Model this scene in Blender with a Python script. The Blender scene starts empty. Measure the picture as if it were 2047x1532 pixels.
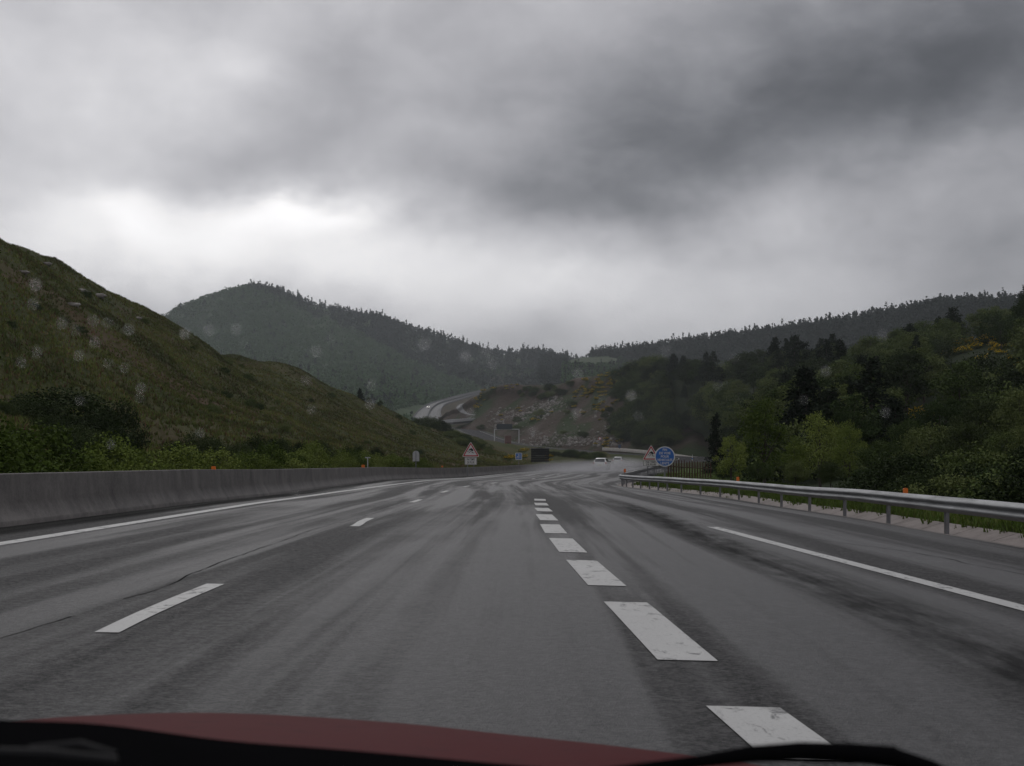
import bpy, math, random
import numpy as np
from mathutils import Vector, Matrix
from mathutils.bvhtree import BVHTree
R = math.radians
random.seed(7); rng = np.random.default_rng(7)
SC = bpy.context.scene
COL = SC.collection
F = 2450.0; CX = 1023.5; HV = 905.0; H = 1.25       # focal length in photo pixels, horizon row, eye height
def P(u, v, D): return ((u-CX)/F*D, D, H+(HV-v)/F*D)

# ---------------------------------------------------------------- camera
cam = bpy.data.cameras.new('camera'); camo = bpy.data.objects.new('camera', cam); COL.objects.link(camo)
camo.location = (0, 0, H); camo.rotation_euler = (R(90), 0, 0)
cam.sensor_width = 36; cam.lens = 36*F/2047; cam.shift_y = (HV-766)/2047
cam.clip_start = 0.05; cam.clip_end = 9000
cam.dof.use_dof = True; cam.dof.focus_distance = 90; cam.dof.aperture_fstop = 11.0
SC.camera = camo
# ---------------------------------------------------------------- view
SC.view_settings.view_transform = 'Standard'; SC.view_settings.look = 'None'
SC.view_settings.exposure = 0.0; SC.view_settings.gamma = 1
SC.cycles.use_denoising = True; SC.cycles.max_bounces = 6; SC.cycles.volume_bounces = 0
SC.cycles.transparent_max_bounces = 12; SC.cycles.caustics_reflective = False

# ---------------------------------------------------------------- node helpers
class NT:
    def __init__(s, tree): s.t = tree; s.n = tree.nodes; s.l = tree.links
    def add(s, typ, **kw):
        n = s.n.new(typ)
        for k, v in kw.items(): setattr(n, k, v)
        return n
    def put(s, sock, v):
        if v is None: return
        if isinstance(v, bpy.types.NodeSocket): s.l.new(v, sock)
        elif isinstance(v, (tuple, list)) and sock.type == 'RGBA' and len(v) == 3: sock.default_value = (*v, 1)
        else: sock.default_value = v
    def m(s, op, a, b=None, c=None, clamp=False):
        n = s.add('ShaderNodeMath', operation=op, use_clamp=clamp)
        s.put(n.inputs[0], a); s.put(n.inputs[1], b); s.put(n.inputs[2], c); return n.outputs[0]
    def vm(s, op, a, b=None, out=0):
        n = s.add('ShaderNodeVectorMath', operation=op); s.put(n.inputs[0], a); s.put(n.inputs[1], b); return n.outputs[out]
    def mapping(s, vec, loc=(0,0,0), rot=(0,0,0), scale=(1,1,1)):
        n = s.add('ShaderNodeMapping'); s.put(n.inputs['Vector'], vec)
        n.inputs['Location'].default_value = loc; n.inputs['Rotation'].default_value = rot; n.inputs['Scale'].default_value = scale
        return n.outputs[0]
    def noise(s, vec, scale=5, detail=4, rough=.55, dist=0, col=False):
        n = s.add('ShaderNodeTexNoise'); s.put(n.inputs['Vector'], vec)
        n.inputs['Scale'].default_value = scale; n.inputs['Detail'].default_value = detail
        n.inputs['Roughness'].default_value = rough; n.inputs['Distortion'].default_value = dist
        return n.outputs[1 if col else 0]
    def ramp(s, fac, stops, interp='LINEAR'):
        n = s.add('ShaderNodeValToRGB'); s.put(n.inputs[0], fac); cr = n.color_ramp; cr.interpolation = interp
        while len(cr.elements) > 1: cr.elements.remove(cr.elements[-1])
        for i, (p, c) in enumerate(stops):
            e = cr.elements[0] if i == 0 else cr.elements.new(p)
            e.position = p; c = c if isinstance(c, (tuple, list)) else (c, c, c); e.color = (*c, 1)
        return n.outputs[0]
    def mr(s, v, a, b, c=0, d=1, smooth=False):
        n = s.add('ShaderNodeMapRange'); n.interpolation_type = 'SMOOTHSTEP' if smooth else 'LINEAR'
        for i, x in enumerate((v, a, b, c, d)): s.put(n.inputs[i], x)
        return n.outputs[0]
    def mix(s, fac, a, b, blend='MIX'):
        n = s.add('ShaderNodeMix', data_type='RGBA', blend_type=blend)
        s.put(n.inputs[0], fac); s.put(n.inputs[6], a); s.put(n.inputs[7], b); return n.outputs[2]
    def sep(s, v):
        n = s.add('ShaderNodeSeparateXYZ'); s.put(n.inputs[0], v); return n.outputs
    def comb(s, x, y, z):
        n = s.add('ShaderNodeCombineXYZ'); s.put(n.inputs[0], x); s.put(n.inputs[1], y); s.put(n.inputs[2], z); return n.outputs[0]
def new_mat(name):
    m = bpy.data.materials.new(name); m.use_nodes = True; nt = NT(m.node_tree)
    b = nt.n['Principled BSDF']; b.inputs['Specular IOR Level'].default_value = .3
    return m, nt, b
def bump(nt, b, h, strength=.3, dist=.05):
    n = nt.add('ShaderNodeBump'); nt.put(n.inputs['Height'], h); n.inputs['Strength'].default_value = strength
    n.inputs['Distance'].default_value = dist; nt.l.new(n.outputs[0], b.inputs['Normal'])

# ---------------------------------------------------------------- overcast sky
SUN_EL, SUN_AZ = 42.0, -14.0          # the sun stands behind the cloud, ahead and a little left
w = bpy.data.worlds.new('World'); SC.world = w; w.use_nodes = True; nt = NT(w.node_tree)
bg = nt.n['Background']
sky = nt.add('ShaderNodeTexSky', sky_type='NISHITA', sun_disc=False, sun_elevation=R(SUN_EL), sun_rotation=R(SUN_AZ))
tc = nt.add('ShaderNodeTexCoord'); D0 = nt.vm('NORMALIZE', tc.outputs['Generated'])
wob = nt.noise(nt.mapping(D0, scale=(1,1,1.6)), 5.0, 5, .55, 0, True)
wob = nt.vm('SUBTRACT', wob, (.5,.5,.5)); wob = nt.vm('MULTIPLY', wob, (.17,.05,.12))
DW = nt.vm('ADD', D0, wob)
base = nt.noise(nt.mapping(D0, rot=(0, R(-20), 0), scale=(1.0,1.0,1.7)), 3.6, 7, .56, .25)
fine = nt.noise(nt.mapping(D0, rot=(0, R(-20), 0), scale=(1.0,1.0,1.6)), 12, 8, .58, .2)
val = nt.m('ADD', .56, nt.m('MULTIPLY', nt.m('SUBTRACT', base, .5), .50))
val = nt.m('ADD', val, nt.m('MULTIPLY', nt.m('SUBTRACT', fine, .5), .34))
# broad light and dark masses of the cloud deck: (u, v, half width, half height, tilt, amount)
BLOBS = [
 (650, 425, 150, 45, 8, .42), (590, 405, 60, 20, 0, .2), (720, 440, 60, 18, 0, .15), (560, 500, 400, 85, 6, .36), (220, 460, 300, 80, 8, .26), (900, 560, 520, 95, -4, .34), (250, 470, 120, 40, -20, .14),
 (200, 270, 330, 130, 35, .20), (1350, 600, 420, 80, 4, .10), (1650, 450, 380, 60, 14, .06), (80, 60, 320, 140, 0, .20),
 (1500, 285, 620, 105, 13, -.24), (1950, 150, 520, 260, 20, -.21), (1080, 375, 320, 55, 5, -.13), (950, 150, 260, 110, 30, -.02),
 (2010, 560, 200, 120, 0, -.16), (400, 350, 190, 40, 20, -.13), (120, 400, 160, 30, 15, -.05), (620, 150, 260, 60, 25, -.08), (1400,90,420,110,10,-.12), (1700,60,500,120,10,-.08), (1850,230,380,120,12,-.08)]
for (u, v, sx, sz, tilt, amt) in BLOBS:
    c = Vector(((u-CX)/F, 1, (HV-v)/F)).normalized()
    d = nt.vm('SUBTRACT', DW, tuple(c))
    d = nt.mapping(d, rot=(0, R(tilt), 0))
    d = nt.vm('MULTIPLY', d, (F/sx, 2.0, F/sz))
    L = nt.vm('LENGTH', d, out=1)
    g = nt.m('EXPONENT', nt.m('MULTIPLY', nt.m('MULTIPLY', L, L), -.9))
    val = nt.m('ADD', val, nt.m('MULTIPLY', g, amt))
val = nt.m('ADD', .05, nt.m('MULTIPLY', nt.m('LOGARITHM', nt.m('ADD', 1.0, nt.m('EXPONENT', nt.m('MULTIPLY', nt.m('SUBTRACT', val, .10), 14.0))), math.e), 1/14.0))
colr = nt.ramp(nt.m('DIVIDE', val, 1.1), [(0,(.88,.90,1.0)), (.35,(.95,.94,1.0)), (1,(1.0,.985,.99))])
cl = nt.mix(1, colr, nt.comb(val, val, val), 'MULTIPLY')
cl10 = nt.vm('SCALE', cl); w.node_tree.nodes[-1].inputs['Scale'].default_value = 10.0
fin = nt.mix(.97, sky.outputs[0], cl10)
nt.l.new(fin, bg.inputs[0]); bg.inputs[1].default_value = .1
sun = bpy.data.lights.new('sun', 'SUN'); sun.energy = .5; sun.angle = R(25); sun.color = (1,.97,.93)
suno = bpy.data.objects.new('sun', sun); COL.objects.link(suno)
sd = Vector((math.sin(R(SUN_AZ))*math.cos(R(SUN_EL)), math.cos(R(SUN_AZ))*math.cos(R(SUN_EL)), math.sin(R(SUN_EL))))
suno.rotation_euler = sd.to_track_quat('Z', 'Y').to_euler()

# ---------------------------------------------------------------- object helpers
def tag(o, label=None, cat=None, group=None, kind=None):
    if label: o['label'] = label
    if cat: o['category'] = cat
    if group: o['group'] = group
    if kind: o['kind'] = kind
    return o
def mesh_np(name, V, Q, mats, parent=None, smooth=False, mi=None, uv=None):
    V = np.asarray(V, dtype=np.float32).reshape(-1, 3); Q = np.asarray(Q, dtype=np.int32)
    k = Q.shape[1]; me = bpy.data.meshes.new(name)
    me.vertices.add(len(V)); me.vertices.foreach_set('co', V.ravel())
    me.loops.add(Q.size); me.loops.foreach_set('vertex_index', Q.ravel())
    me.polygons.add(len(Q)); me.polygons.foreach_set('loop_start', np.arange(0, Q.size, k, dtype=np.int32))
    if mi is not None: me.polygons.foreach_set('material_index', np.asarray(mi, dtype=np.int32))
    if smooth: me.polygons.foreach_set('use_smooth', np.ones(len(Q), dtype=bool))
    if uv is not None:
        l = me.uv_layers.new(name='UVMap'); l.data.foreach_set('uv', np.asarray(uv, dtype=np.float32)[Q.ravel()].ravel())
    me.update(calc_edges=True)
    return link(name, me, mats, parent)
def link(name, me, mats, parent=None):
    if not isinstance(mats, (list, tuple)): mats = [mats]
    for m in mats: me.materials.append(m)
    o = bpy.data.objects.new(name, me); COL.objects.link(o); o.parent = parent
    return o
def empty(name, loc=(0,0,0), rz=0):
    o = bpy.data.objects.new(name, None); COL.objects.link(o); o.location = loc; o.rotation_euler = (0,0,rz); o.empty_display_size = .2
    return o
def copy_tree(o, parent=None):
    c = o.copy(); COL.objects.link(c); c.parent = parent
    for ch in o.children: copy_tree(ch, c)
    return c
class MB:
    """collects shapes into one mesh"""
    def __init__(s): s.v = []; s.f = []; s.m = []; s.sm = []
    def add(s, V, Fc, mi=0, sm=False):
        b = len(s.v); s.v += [tuple(p) for p in V]; s.f += [tuple(i+b for i in f) for f in Fc]; s.m += [mi]*len(Fc); s.sm += [sm]*len(Fc)
    def box(s, c, d, mi=0, rz=0, ch=0.0):
        x, y, z = [a/2 for a in d]; M = Matrix.Rotation(rz, 3, 'Z')
        if ch <= 0:
            V = [M@Vector((sx*x, sy*y, sz*z))+Vector(c) for sz in (-1,1) for sx, sy in ((-1,-1),(1,-1),(1,1),(-1,1))]
            s.add(V, [(3,2,1,0),(4,5,6,7),(0,1,5,4),(1,2,6,5),(2,3,7,6),(3,0,4,7)], mi)
        else:   # chamfered along z edges and top
            def ring(zz, k): return [M@Vector(p)+Vector(c) for p in ((-x+k,-y,zz),(x-k,-y,zz),(x,-y+k,zz),(x,y-k,zz),(x-k,y,zz),(-x+k,y,zz),(-x,y-k,zz),(-x,-y+k,zz))]
            V = ring(-z, ch)+ring(z-ch, ch)+[p for p in [M@Vector((a*(1-ch/x), b*(1-ch/y), z))+Vector(c) for a, b in ((-x+ch,-y),(x-ch,-y),(x,-y+ch),(x,y-ch),(x-ch,y),(-x+ch,y),(-x,y-ch),(-x,-y+ch))]]
            fs = [tuple(range(7,-1,-1)), tuple(range(16,24))]
            for r0 in (0, 8):
                for i in range(8): fs.append((r0+i, r0+(i+1)%8, r0+8+(i+1)%8, r0+8+i))
            s.add(V, fs, mi)
    def tube(s, pts, rad, n=8, mi=0, caps=True, sm=True):
        pts = [Vector(p) for p in pts]; rad = rad if isinstance(rad, (list, tuple)) else [rad]*len(pts); V = []
        for i, p in enumerate(pts):
            t = (pts[min(i+1, len(pts)-1)]-pts[max(i-1, 0)]).normalized()
            a = t.orthogonal().normalized() if i == 0 else (a - t*a.dot(t)).normalized()
            b = t.cross(a)
            for k in range(n):
                th = 2*math.pi*k/n; V.append(p+(a*math.cos(th)+b*math.sin(th))*rad[i])
        fs = [(i*n+k, i*n+(k+1)%n, (i+1)*n+(k+1)%n, (i+1)*n+k) for i in range(len(pts)-1) for k in range(n)]
        s.add(V, fs, mi, sm)
        if caps: s.add(V[:n], [tuple(range(n-1,-1,-1))], mi); s.add(V[-n:], [tuple(range(n))], mi)
    def prism(s, outline, y0, y1, mi=0, axis='y'):
        """outline of (a,b) pairs extruded; axis y: a->x b->z ; axis z: a->x b->y"""
        n = len(outline)
        mk = (lambda a, b, h: (a, h, b)) if axis == 'y' else ((lambda a, b, h: (a, b, h)) if axis == 'z' else (lambda a, b, h: (h, a, b)))
        V = [mk(a, b, y0) for a, b in outline]+[mk(a, b, y1) for a, b in outline]
        s.add(V, [tuple(range(n)), tuple(range(2*n-1, n-1, -1))]+[(i, i+n, (i+1)%n+n, (i+1)%n) for i in range(n)], mi)
    def build(s, name, mats, parent=None, fixn=True):
        me = bpy.data.meshes.new(name); me.from_pydata([tuple(p) for p in s.v], [], s.f)
        for p, mi, sm in zip(me.polygons, s.m, s.sm): p.material_index = mi; p.use_smooth = sm
        me.update()
        if fixn:
            import bmesh
            bm = bmesh.new(); bm.from_mesh(me); bmesh.ops.recalc_face_normals(bm, faces=bm.faces); bm.to_mesh(me); bm.free()
        return link(name, me, mats, parent)
def catmull(pts, n):
    """resample keys smoothly, n per span"""
    Pn = np.asarray(pts, float); out = []
    for i in range(len(Pn)-1):
        p0 = Pn[max(i-1,0)]; p1 = Pn[i]; p2 = Pn[i+1]; p3 = Pn[min(i+2, len(Pn)-1)]
        for k in range(n):
            t = k/n; out.append(.5*((2*p1)+(-p0+p2)*t+(2*p0-5*p1+4*p2-p3)*t*t+(-p0+3*p1-3*p2+p3)*t**3))
    out.append(Pn[-1]); return np.array(out)
def resample(poly, step):
    poly = np.asarray(poly, float); seg = np.linalg.norm(np.diff(poly, axis=0), axis=1); s = np.concatenate([[0], np.cumsum(seg)])
    q = np.arange(0, s[-1], step); return np.stack([np.interp(q, s, poly[:,k]) for k in range(poly.shape[1])], 1), q
def vnoise(x, y, seed=0):
    """smooth value noise, numpy"""
    def h(i, j):
        n = np.sin(i*127.1+j*311.7+seed*74.7)*43758.5453; return n-np.floor(n)
    xi = np.floor(x); yi = np.floor(y); fx = x-xi; fy = y-yi; fx = fx*fx*(3-2*fx); fy = fy*fy*(3-2*fy)
    return (h(xi,yi)*(1-fx)+h(xi+1,yi)*fx)*(1-fy)+(h(xi,yi+1)*(1-fx)+h(xi+1,yi+1)*fx)*fy
def fbm(x, y, seed=0, octv=4):
    a = 1; s = 0; t = 0
    for k in range(octv): s = s+a*(vnoise(x*2**k, y*2**k, seed+k)-.5); t += a; a *= .5
    return s/t*2

# ---------------------------------------------------------------- road surface
YK = [-20, 0, 10, 19, 30, 39, 50, 66, 81, 100, 135, 170, 240, 400]
ZK = [0, 0, 0, -.07, -.15, -.27, -.38, -.55, -.69, -.88, -1.03, -1.12, -1.2, -1.2]
def zroad(x, y):
    bank = np.interp(y, [0, 75, 130], [.024, .024, 0.0]); return np.interp(y, YK, ZK)-bank*x
def hit(u, v, dz=0):
    D = 30.0
    for _ in range(60):
        x = (u-CX)/F*D; D = .5*D+.5*(H-zroad(x, D)-dz)*F/(v-HV)
    return ((u-CX)/F*D, D)
# left concrete barrier line
BARR = [(-8.1,-30),(-8.1,0),(-8.0,10),(-7.95,19),(-7.8,30),(-7.75,39),(-7.9,52),(-8.1,66),(-7.9,81),(-5.0-1.0,97),(-3.6,114),(-1.1,135),(2.2,155),(5.6,176),(10.5,208),(15.0,236)]
RAIL = [(8.0,-20),(8.0,4),(8.2,12),(8.4,19),(8.5,25),(8.65,31.5),(8.75,39),(8.85,46),(8.8,52),(8.35,59),(7.6,66),(6.95,71),(6.75,75.2),(7.35,81),(8.9,92),(11.2,108),(14.6,128),(18.6,148),(22.5,170)]
CENT = [(20.8,236,-1.2),(29,272,-1.2),(41,310,-1.1),(52,345,-.8),(56,385,-.2),(50,425,.3),(38,455,1.0),(22,480,2.3),(7,505,3.8),(-6,540,6.3),(-16,590,10.2),(-24,640,13.5),(-36,720,17)]
LE = [(x+.25, y, float(zroad(x, y))) for x, y in BARR]
RE = [(x-.2, y, float(zroad(x, y))) for x, y in RAIL]
LEc = catmull(LE, 8); REc = catmull(RE[:], 8)
ys = np.concatenate([np.arange(-30, 100, 2.0), np.arange(100, 226, 4.0)])
def at_y(c, y): return np.array([np.interp(y, c[:,1], c[:,0]), y, 0])
rows = []
rr = REc.copy(); rr = rr[np.argsort(rr[:,1])]
for y in ys:
    xl = np.interp(y, LEc[:,1], LEc[:,0]); xr = np.interp(y, [*rr[:,1], 200, 226], [*rr[:,0], 24.6, 25.5]) if y < 170 else np.interp(y, [170, 200, 226], [min(22.3, 17.6+3.5), 23.2, 25.3])
    rows.append((xl, y, xr, y))
cc = catmull(CENT, 8)
far_rows = []
for i in range(len(cc)):
    t = cc[min(i+1, len(cc)-1)]-cc[max(i-1,0)]; n = np.array([-t[1], t[0]]); n = n/np.linalg.norm(n)
    far_rows.append(((cc[i][0]+n[0]*6, cc[i][1]+n[1]*6), (cc[i][0]-n[0]*6.2, cc[i][1]-n[1]*6.2), cc[i][2]))
NX = 14; V = []; UV = []; s = 0; prev = None
def add_row(l, r, zf):
    global s, prev
    mid = ((l[0]+r[0])/2, (l[1]+r[1])/2)
    if prev: s += math.hypot(mid[0]-prev[0], mid[1]-prev[1])
    prev = mid; wd = math.hypot(r[0]-l[0], r[1]-l[1])
    for k in range(NX+1):
        t = k/NX; x = l[0]*(1-t)+r[0]*t; y = l[1]*(1-t)+r[1]*t
        V.append((x, y, zf(x, y))); UV.append((wd*t, s))
for (xl, yl, xr, yr) in rows: add_row((xl, yl), (xr, yr), lambda x, y: float(zroad(x, y)))
for l, r, z in far_rows[1:]: add_row(l, r, lambda x, y, z=z: z)
nr = len(V)//(NX+1)
Q = [(i*(NX+1)+k, i*(NX+1)+k+1, (i+1)*(NX+1)+k+1, (i+1)*(NX+1)+k) for i in range(nr-1) for k in range(NX)]

# asphalt
mA, nt, b = new_mat('wet_asphalt')
uvn = nt.add('ShaderNodeUVMap').outputs[0]; geo = nt.add('ShaderNodeTexCoord').outputs['Object']; su = nt.sep(uvn)
streak = nt.noise(nt.mapping(uvn, scale=(1.25, .035, 1)), 1.0, 3, .5, .6)
streak2 = nt.noise(nt.mapping(uvn, loc=(3,9,0), scale=(4.2, .06, 1)), 1.0, 3, .55, .3)
blot = nt.noise(nt.mapping(geo, scale=(1,.45,1)), .55, 5, .6, .5)
grain = nt.noise(geo, 30, 4, .75); grain2 = nt.noise(geo, 90, 2, .6); grain3 = nt.noise(geo, 11, 4, .75)
wt = nt.m('SINE', nt.m('MULTIPLY', nt.m('ADD', su[0], .25), 3.35))         # wheel paths
wetn = nt.m('ADD', nt.m('MULTIPLY', streak, .76), nt.m('MULTIPLY', streak2, .24))
wetn = nt.m('ADD', wetn, nt.m('MULTIPLY', wt, .055)); wetn = nt.m('ADD', wetn, nt.m('MULTIPLY', nt.m('SUBTRACT', blot, .5), .17))
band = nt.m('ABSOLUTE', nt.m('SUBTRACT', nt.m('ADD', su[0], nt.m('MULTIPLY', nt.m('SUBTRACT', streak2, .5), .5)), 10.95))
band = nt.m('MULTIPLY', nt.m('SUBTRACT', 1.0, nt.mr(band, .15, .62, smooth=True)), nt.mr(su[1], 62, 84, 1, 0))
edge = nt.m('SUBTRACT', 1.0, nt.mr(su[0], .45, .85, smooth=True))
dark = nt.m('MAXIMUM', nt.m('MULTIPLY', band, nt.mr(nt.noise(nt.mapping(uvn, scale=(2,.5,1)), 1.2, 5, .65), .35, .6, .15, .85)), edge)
k = nt.mr(wetn, .38, .61, smooth=True)
colA = nt.mix(k, (.008,.008,.009), (.033,.0327,.034))
colA = nt.mix(nt.m('MULTIPLY', nt.mr(nt.m('ADD', nt.m('MULTIPLY', grain, .6), nt.m('MULTIPLY', grain3, .4)), .42, .62), .85), colA, (.105,.103,.104))
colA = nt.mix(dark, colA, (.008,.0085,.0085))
rgh = nt.mr(k, 0, 1, .72, .42); rgh = nt.m('ADD', rgh, nt.m('MULTIPLY', nt.m('SUBTRACT', grain2, .5), .25))
rgh = nt.m('ADD', rgh, nt.m('MULTIPLY', dark, .2)); rgh = nt.m('ADD', rgh, nt.mr(su[1], 230, 320, 0, .5), clamp=True)
nt.l.new(colA, b.inputs['Base Color']); nt.l.new(rgh, b.inputs['Roughness'])
fard = nt.mr(su[1], 230, 320, 1, .04); nt.put(b.inputs['Specular IOR Level'], nt.m('MULTIPLY', nt.m('MULTIPLY', nt.mr(dark, 0, 1, .31, .06), nt.mr(k, 0, 1, .78, 1.05)), fard))
bump(nt, b, nt.m('ADD', grain, nt.m('MULTIPLY', grain2, .6)), .9, .022)
df = nt.add('ShaderNodeBsdfDiffuse'); nt.l.new(nt.mix(1, colA, (1.5,1.5,1.5), 'MULTIPLY'), df.inputs[0]); mx = nt.add('ShaderNodeMixShader'); nt.l.new(nt.mr(su[1], 235, 300), mx.inputs[0]); nt.l.new(b.outputs[0], mx.inputs[1]); nt.l.new(df.outputs[0], mx.inputs[2]); nt.l.new(mx.outputs[0], nt.n['Material Output'].inputs['Surface'])
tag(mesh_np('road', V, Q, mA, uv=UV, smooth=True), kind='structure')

SK = []
for side in (0, 1):
    rowsS = []
    for l, r_, z in far_rows[1:]:
        d_ = (np.array(l)-np.array(r_)) if side == 0 else (np.array(r_)-np.array(l)); d_ = d_/np.linalg.norm(d_); e_ = np.array(l if side == 0 else r_)
        rowsS.append([(e_[0]+d_[0]*o_, e_[1]+d_[1]*o_, z+h_) for o_, h_ in ((-.05,-.02),(1.2,-.05),(3.5,-.8),(9,-3.2),(16,-6.5))])
    SK.append(rowsS)
# markings
mP, nt, b = new_mat('road_paint')
g = nt.add('ShaderNodeTexCoord').outputs['Object']
wear = nt.noise(nt.mapping(g, scale=(1,.5,1)), 9, 6, .7, .6); wear2 = nt.noise(g, 1.7, 3, .5)
kk = nt.m('MAXIMUM', nt.mr(nt.m('ADD', wear, nt.m('MULTIPLY', wear2, .35)), .72, .84), nt.m('MULTIPLY', nt.mr(nt.noise(g, 45, 3, .7), .55, .72), .45))
nt.l.new(nt.mix(kk, nt.mix(wear2, (.42,.42,.41), (.56,.56,.545)), (.12,.12,.12)), b.inputs['Base Color'])
b.inputs['Roughness'].default_value = .5; b.inputs['Specular IOR Level'].default_value = .25
bump(nt, b, nt.noise(g, 60, 3, .6), .3, .01)
def strip(poly, width, name, mat, dz=.006, a=None, bb=None, kind='structure', zf=zroad, taper=False):
    pl, q = resample(catmull(poly, 8), .5)
    if a is not None:
        ss = np.concatenate([np.arange(a, bb, .5), [bb]])
        pl = np.stack([np.interp(ss, q, pl[:,k]) for k in range(pl.shape[1])], 1)
    Vv = []; 
    for i in range(len(pl)):
        t = pl[min(i+1, len(pl)-1)]-pl[max(i-1,0)]; n = np.array([-t[1], t[0]]); n = n/np.linalg.norm(n)
        ww = width*(min(1, .35+i*.12) if taper else 1)
        for sgn in (-1, -.33, .33, 1):
            x, y = pl[i][0]+n[0]*ww/2*sgn, pl[i][1]+n[1]*ww/2*sgn
            z = zf(x, y) if pl.shape[1] == 2 else pl[i][2]
            Vv.append((x, y, float(z)+dz))
    Qq = [(i*4+k, (i+1)*4+k, (i+1)*4+k+1, i*4+k+1) for i in range(len(pl)-1) for k in range(3)]
    return Vv, Qq
def strips(name, lst, mat):
    Va = []; Qa = []
    for v_, q_ in lst:
        n = len(Va); Va += v_; Qa += [tuple(i+n for i in f) for f in q_]
    o = mesh_np(name, Va, Qa, mat, smooth=True); o['kind'] = 'structure'; return o
LSOL = [hit(u, v) for u, v in ((-500,1165),(0,1088),(270,1045),(520,1005.5),(700,980.5),(870,960),(1000,948.5))]
LSOL += [(2.0,146),(5.4,166),(9.2,190),(16.0,233)]
strips('solid_line_marking', [strip(LSOL, .23, '', mP)], mP)
LANE = [hit(u, v) for u, v in ((-900,1860),(217,1264),(437,1166),(706,1054),(736,1038),(835,1001),(903,979.5),(957,969.5))]
LANE += [(2.6,108),(6.0,135),(10.0,160),(15.5,198)]
pl, q = resample(catmull(LANE, 8), .5)
i0 = np.argmin(np.abs(pl[:,1]-hit(217,1264)[1])); s0 = q[i0]
lst = []
kx = s0
while kx+3 < q[-1]: lst.append(strip(LANE, .16, '', mP, a=kx, bb=kx+3.05)); kx += 13.0
strips('dashed_line_marking', lst, mP)
TH = [(1620,1522,1485,1415),(1375,1322,1250,1205),(1214,1172,1162,1121),(1146,1105,1121,1077),(1112,1067,1099,1049),(1098,1041,1087,1029),(1090,1023,1082,1016),(1084,1011,1080,1006),(1080,1001.5,1079,998)]
lst = []
for (u0, v0, u1, v1) in TH:
    a = np.array(hit(u0, v0)); c = np.array(hit(u1, v1)); w_ = .37
    Vv = []
    for i in range(7):
        p = a+(c-a)*i/6
        for sg in (-1,-.33,.33,1):
            x = p[0]+sg*w_/2; Vv.append((x, p[1], float(zroad(x, p[1]))+.006))
    lst.append((Vv, [(i*4+k, i*4+k+1, (i+1)*4+k+1, (i+1)*4+k) for i in range(6) for k in range(3)]))
strips('thick_dash_marking', lst, mP)
RSOL = [hit(u, v) for u, v in ((3000,1478),(2047,1217),(1760,1142),(1560,1090),(1420,1053))]
strips('edge_line_marking', [strip(RSOL, .22, '', mP)], mP)
mP2, nt, b = new_mat('dull_paint'); b.inputs['Base Color'].default_value = (.22,.22,.215,1); b.inputs['Roughness'].default_value = 1; b.inputs['Specular IOR Level'].default_value = 0
ccL = [(x, y) for (x, y), _, z in far_rows]; 
lst = []
for side, off in ((0, .6), (1, .9)):
    pts = []
    for l, r, z in far_rows[2:]:
        d = np.array([r[0]-l[0], r[1]-l[1]]); d = d/np.linalg.norm(d)
        p = (np.array(l)+d*off) if side == 0 else (np.array(r)-d*off*2.2)
        pts.append((p[0], p[1], z))
    lst.append(strip(pts[::4], .20, '', mP2, dz=.02))
strips('distant_line_marking', lst, mP)
# joints and cracks in the asphalt
mT, nt, b = new_mat('tar_joint'); b.inputs['Base Color'].default_value = (.006,.006,.006,1); b.inputs['Roughness'].default_value = .9; b.inputs['Specular IOR Level'].default_value = .03
def wobble(pts, amp, seed):
    pl, _ = resample(catmull(pts, 6), .25); n = fbm(np.arange(len(pl))*.35, np.zeros(len(pl))+seed, seed, 4)*amp; pl[:,0] += n; return pl
def crack(pts, wd, amp, seed):
    pl = wobble(pts, amp, seed); Vv = []
    for i in range(len(pl)):
        ww = wd*(.1+1.5*vnoise(np.array(i*.9), np.array(seed*3.1), seed)**1.5); t = pl[min(i+1,len(pl)-1)]-pl[max(i-1,0)]; n = np.array([-t[1],t[0]]); n = n/(np.linalg.norm(n)+1e-9)
        for sg in (-1, 1):
            x, y = pl[i]+n*ww*sg/2; Vv.append((x, y, float(zroad(x, y))+.003))
    return Vv, [(i*2, i*2+2, i*2+3, i*2+1) for i in range(len(pl)-1)]
cr = [crack([hit(u, v) for u, v in ((-60,1300),(60,1262),(150,1233))], .014, .08, 9),
      crack([hit(u, v) for u, v in ((250,1198),(330,1172),(430,1128),(560,1083),(640,1055),(740,1029),(850,996),(960,967),(1040,953))], .014, .04, 2),
      crack([hit(u, v) for u, v in ((270,1062),(340,1064),(420,1063),(500,1067))], .02, .08, 3),
      crack([hit(u, v) for u, v in ((1400,1045),(1600,1075),(1850,1110),(2100,1160))], .018, .14, 5)]
strips('asphalt_joint', cr, mT)

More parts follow.
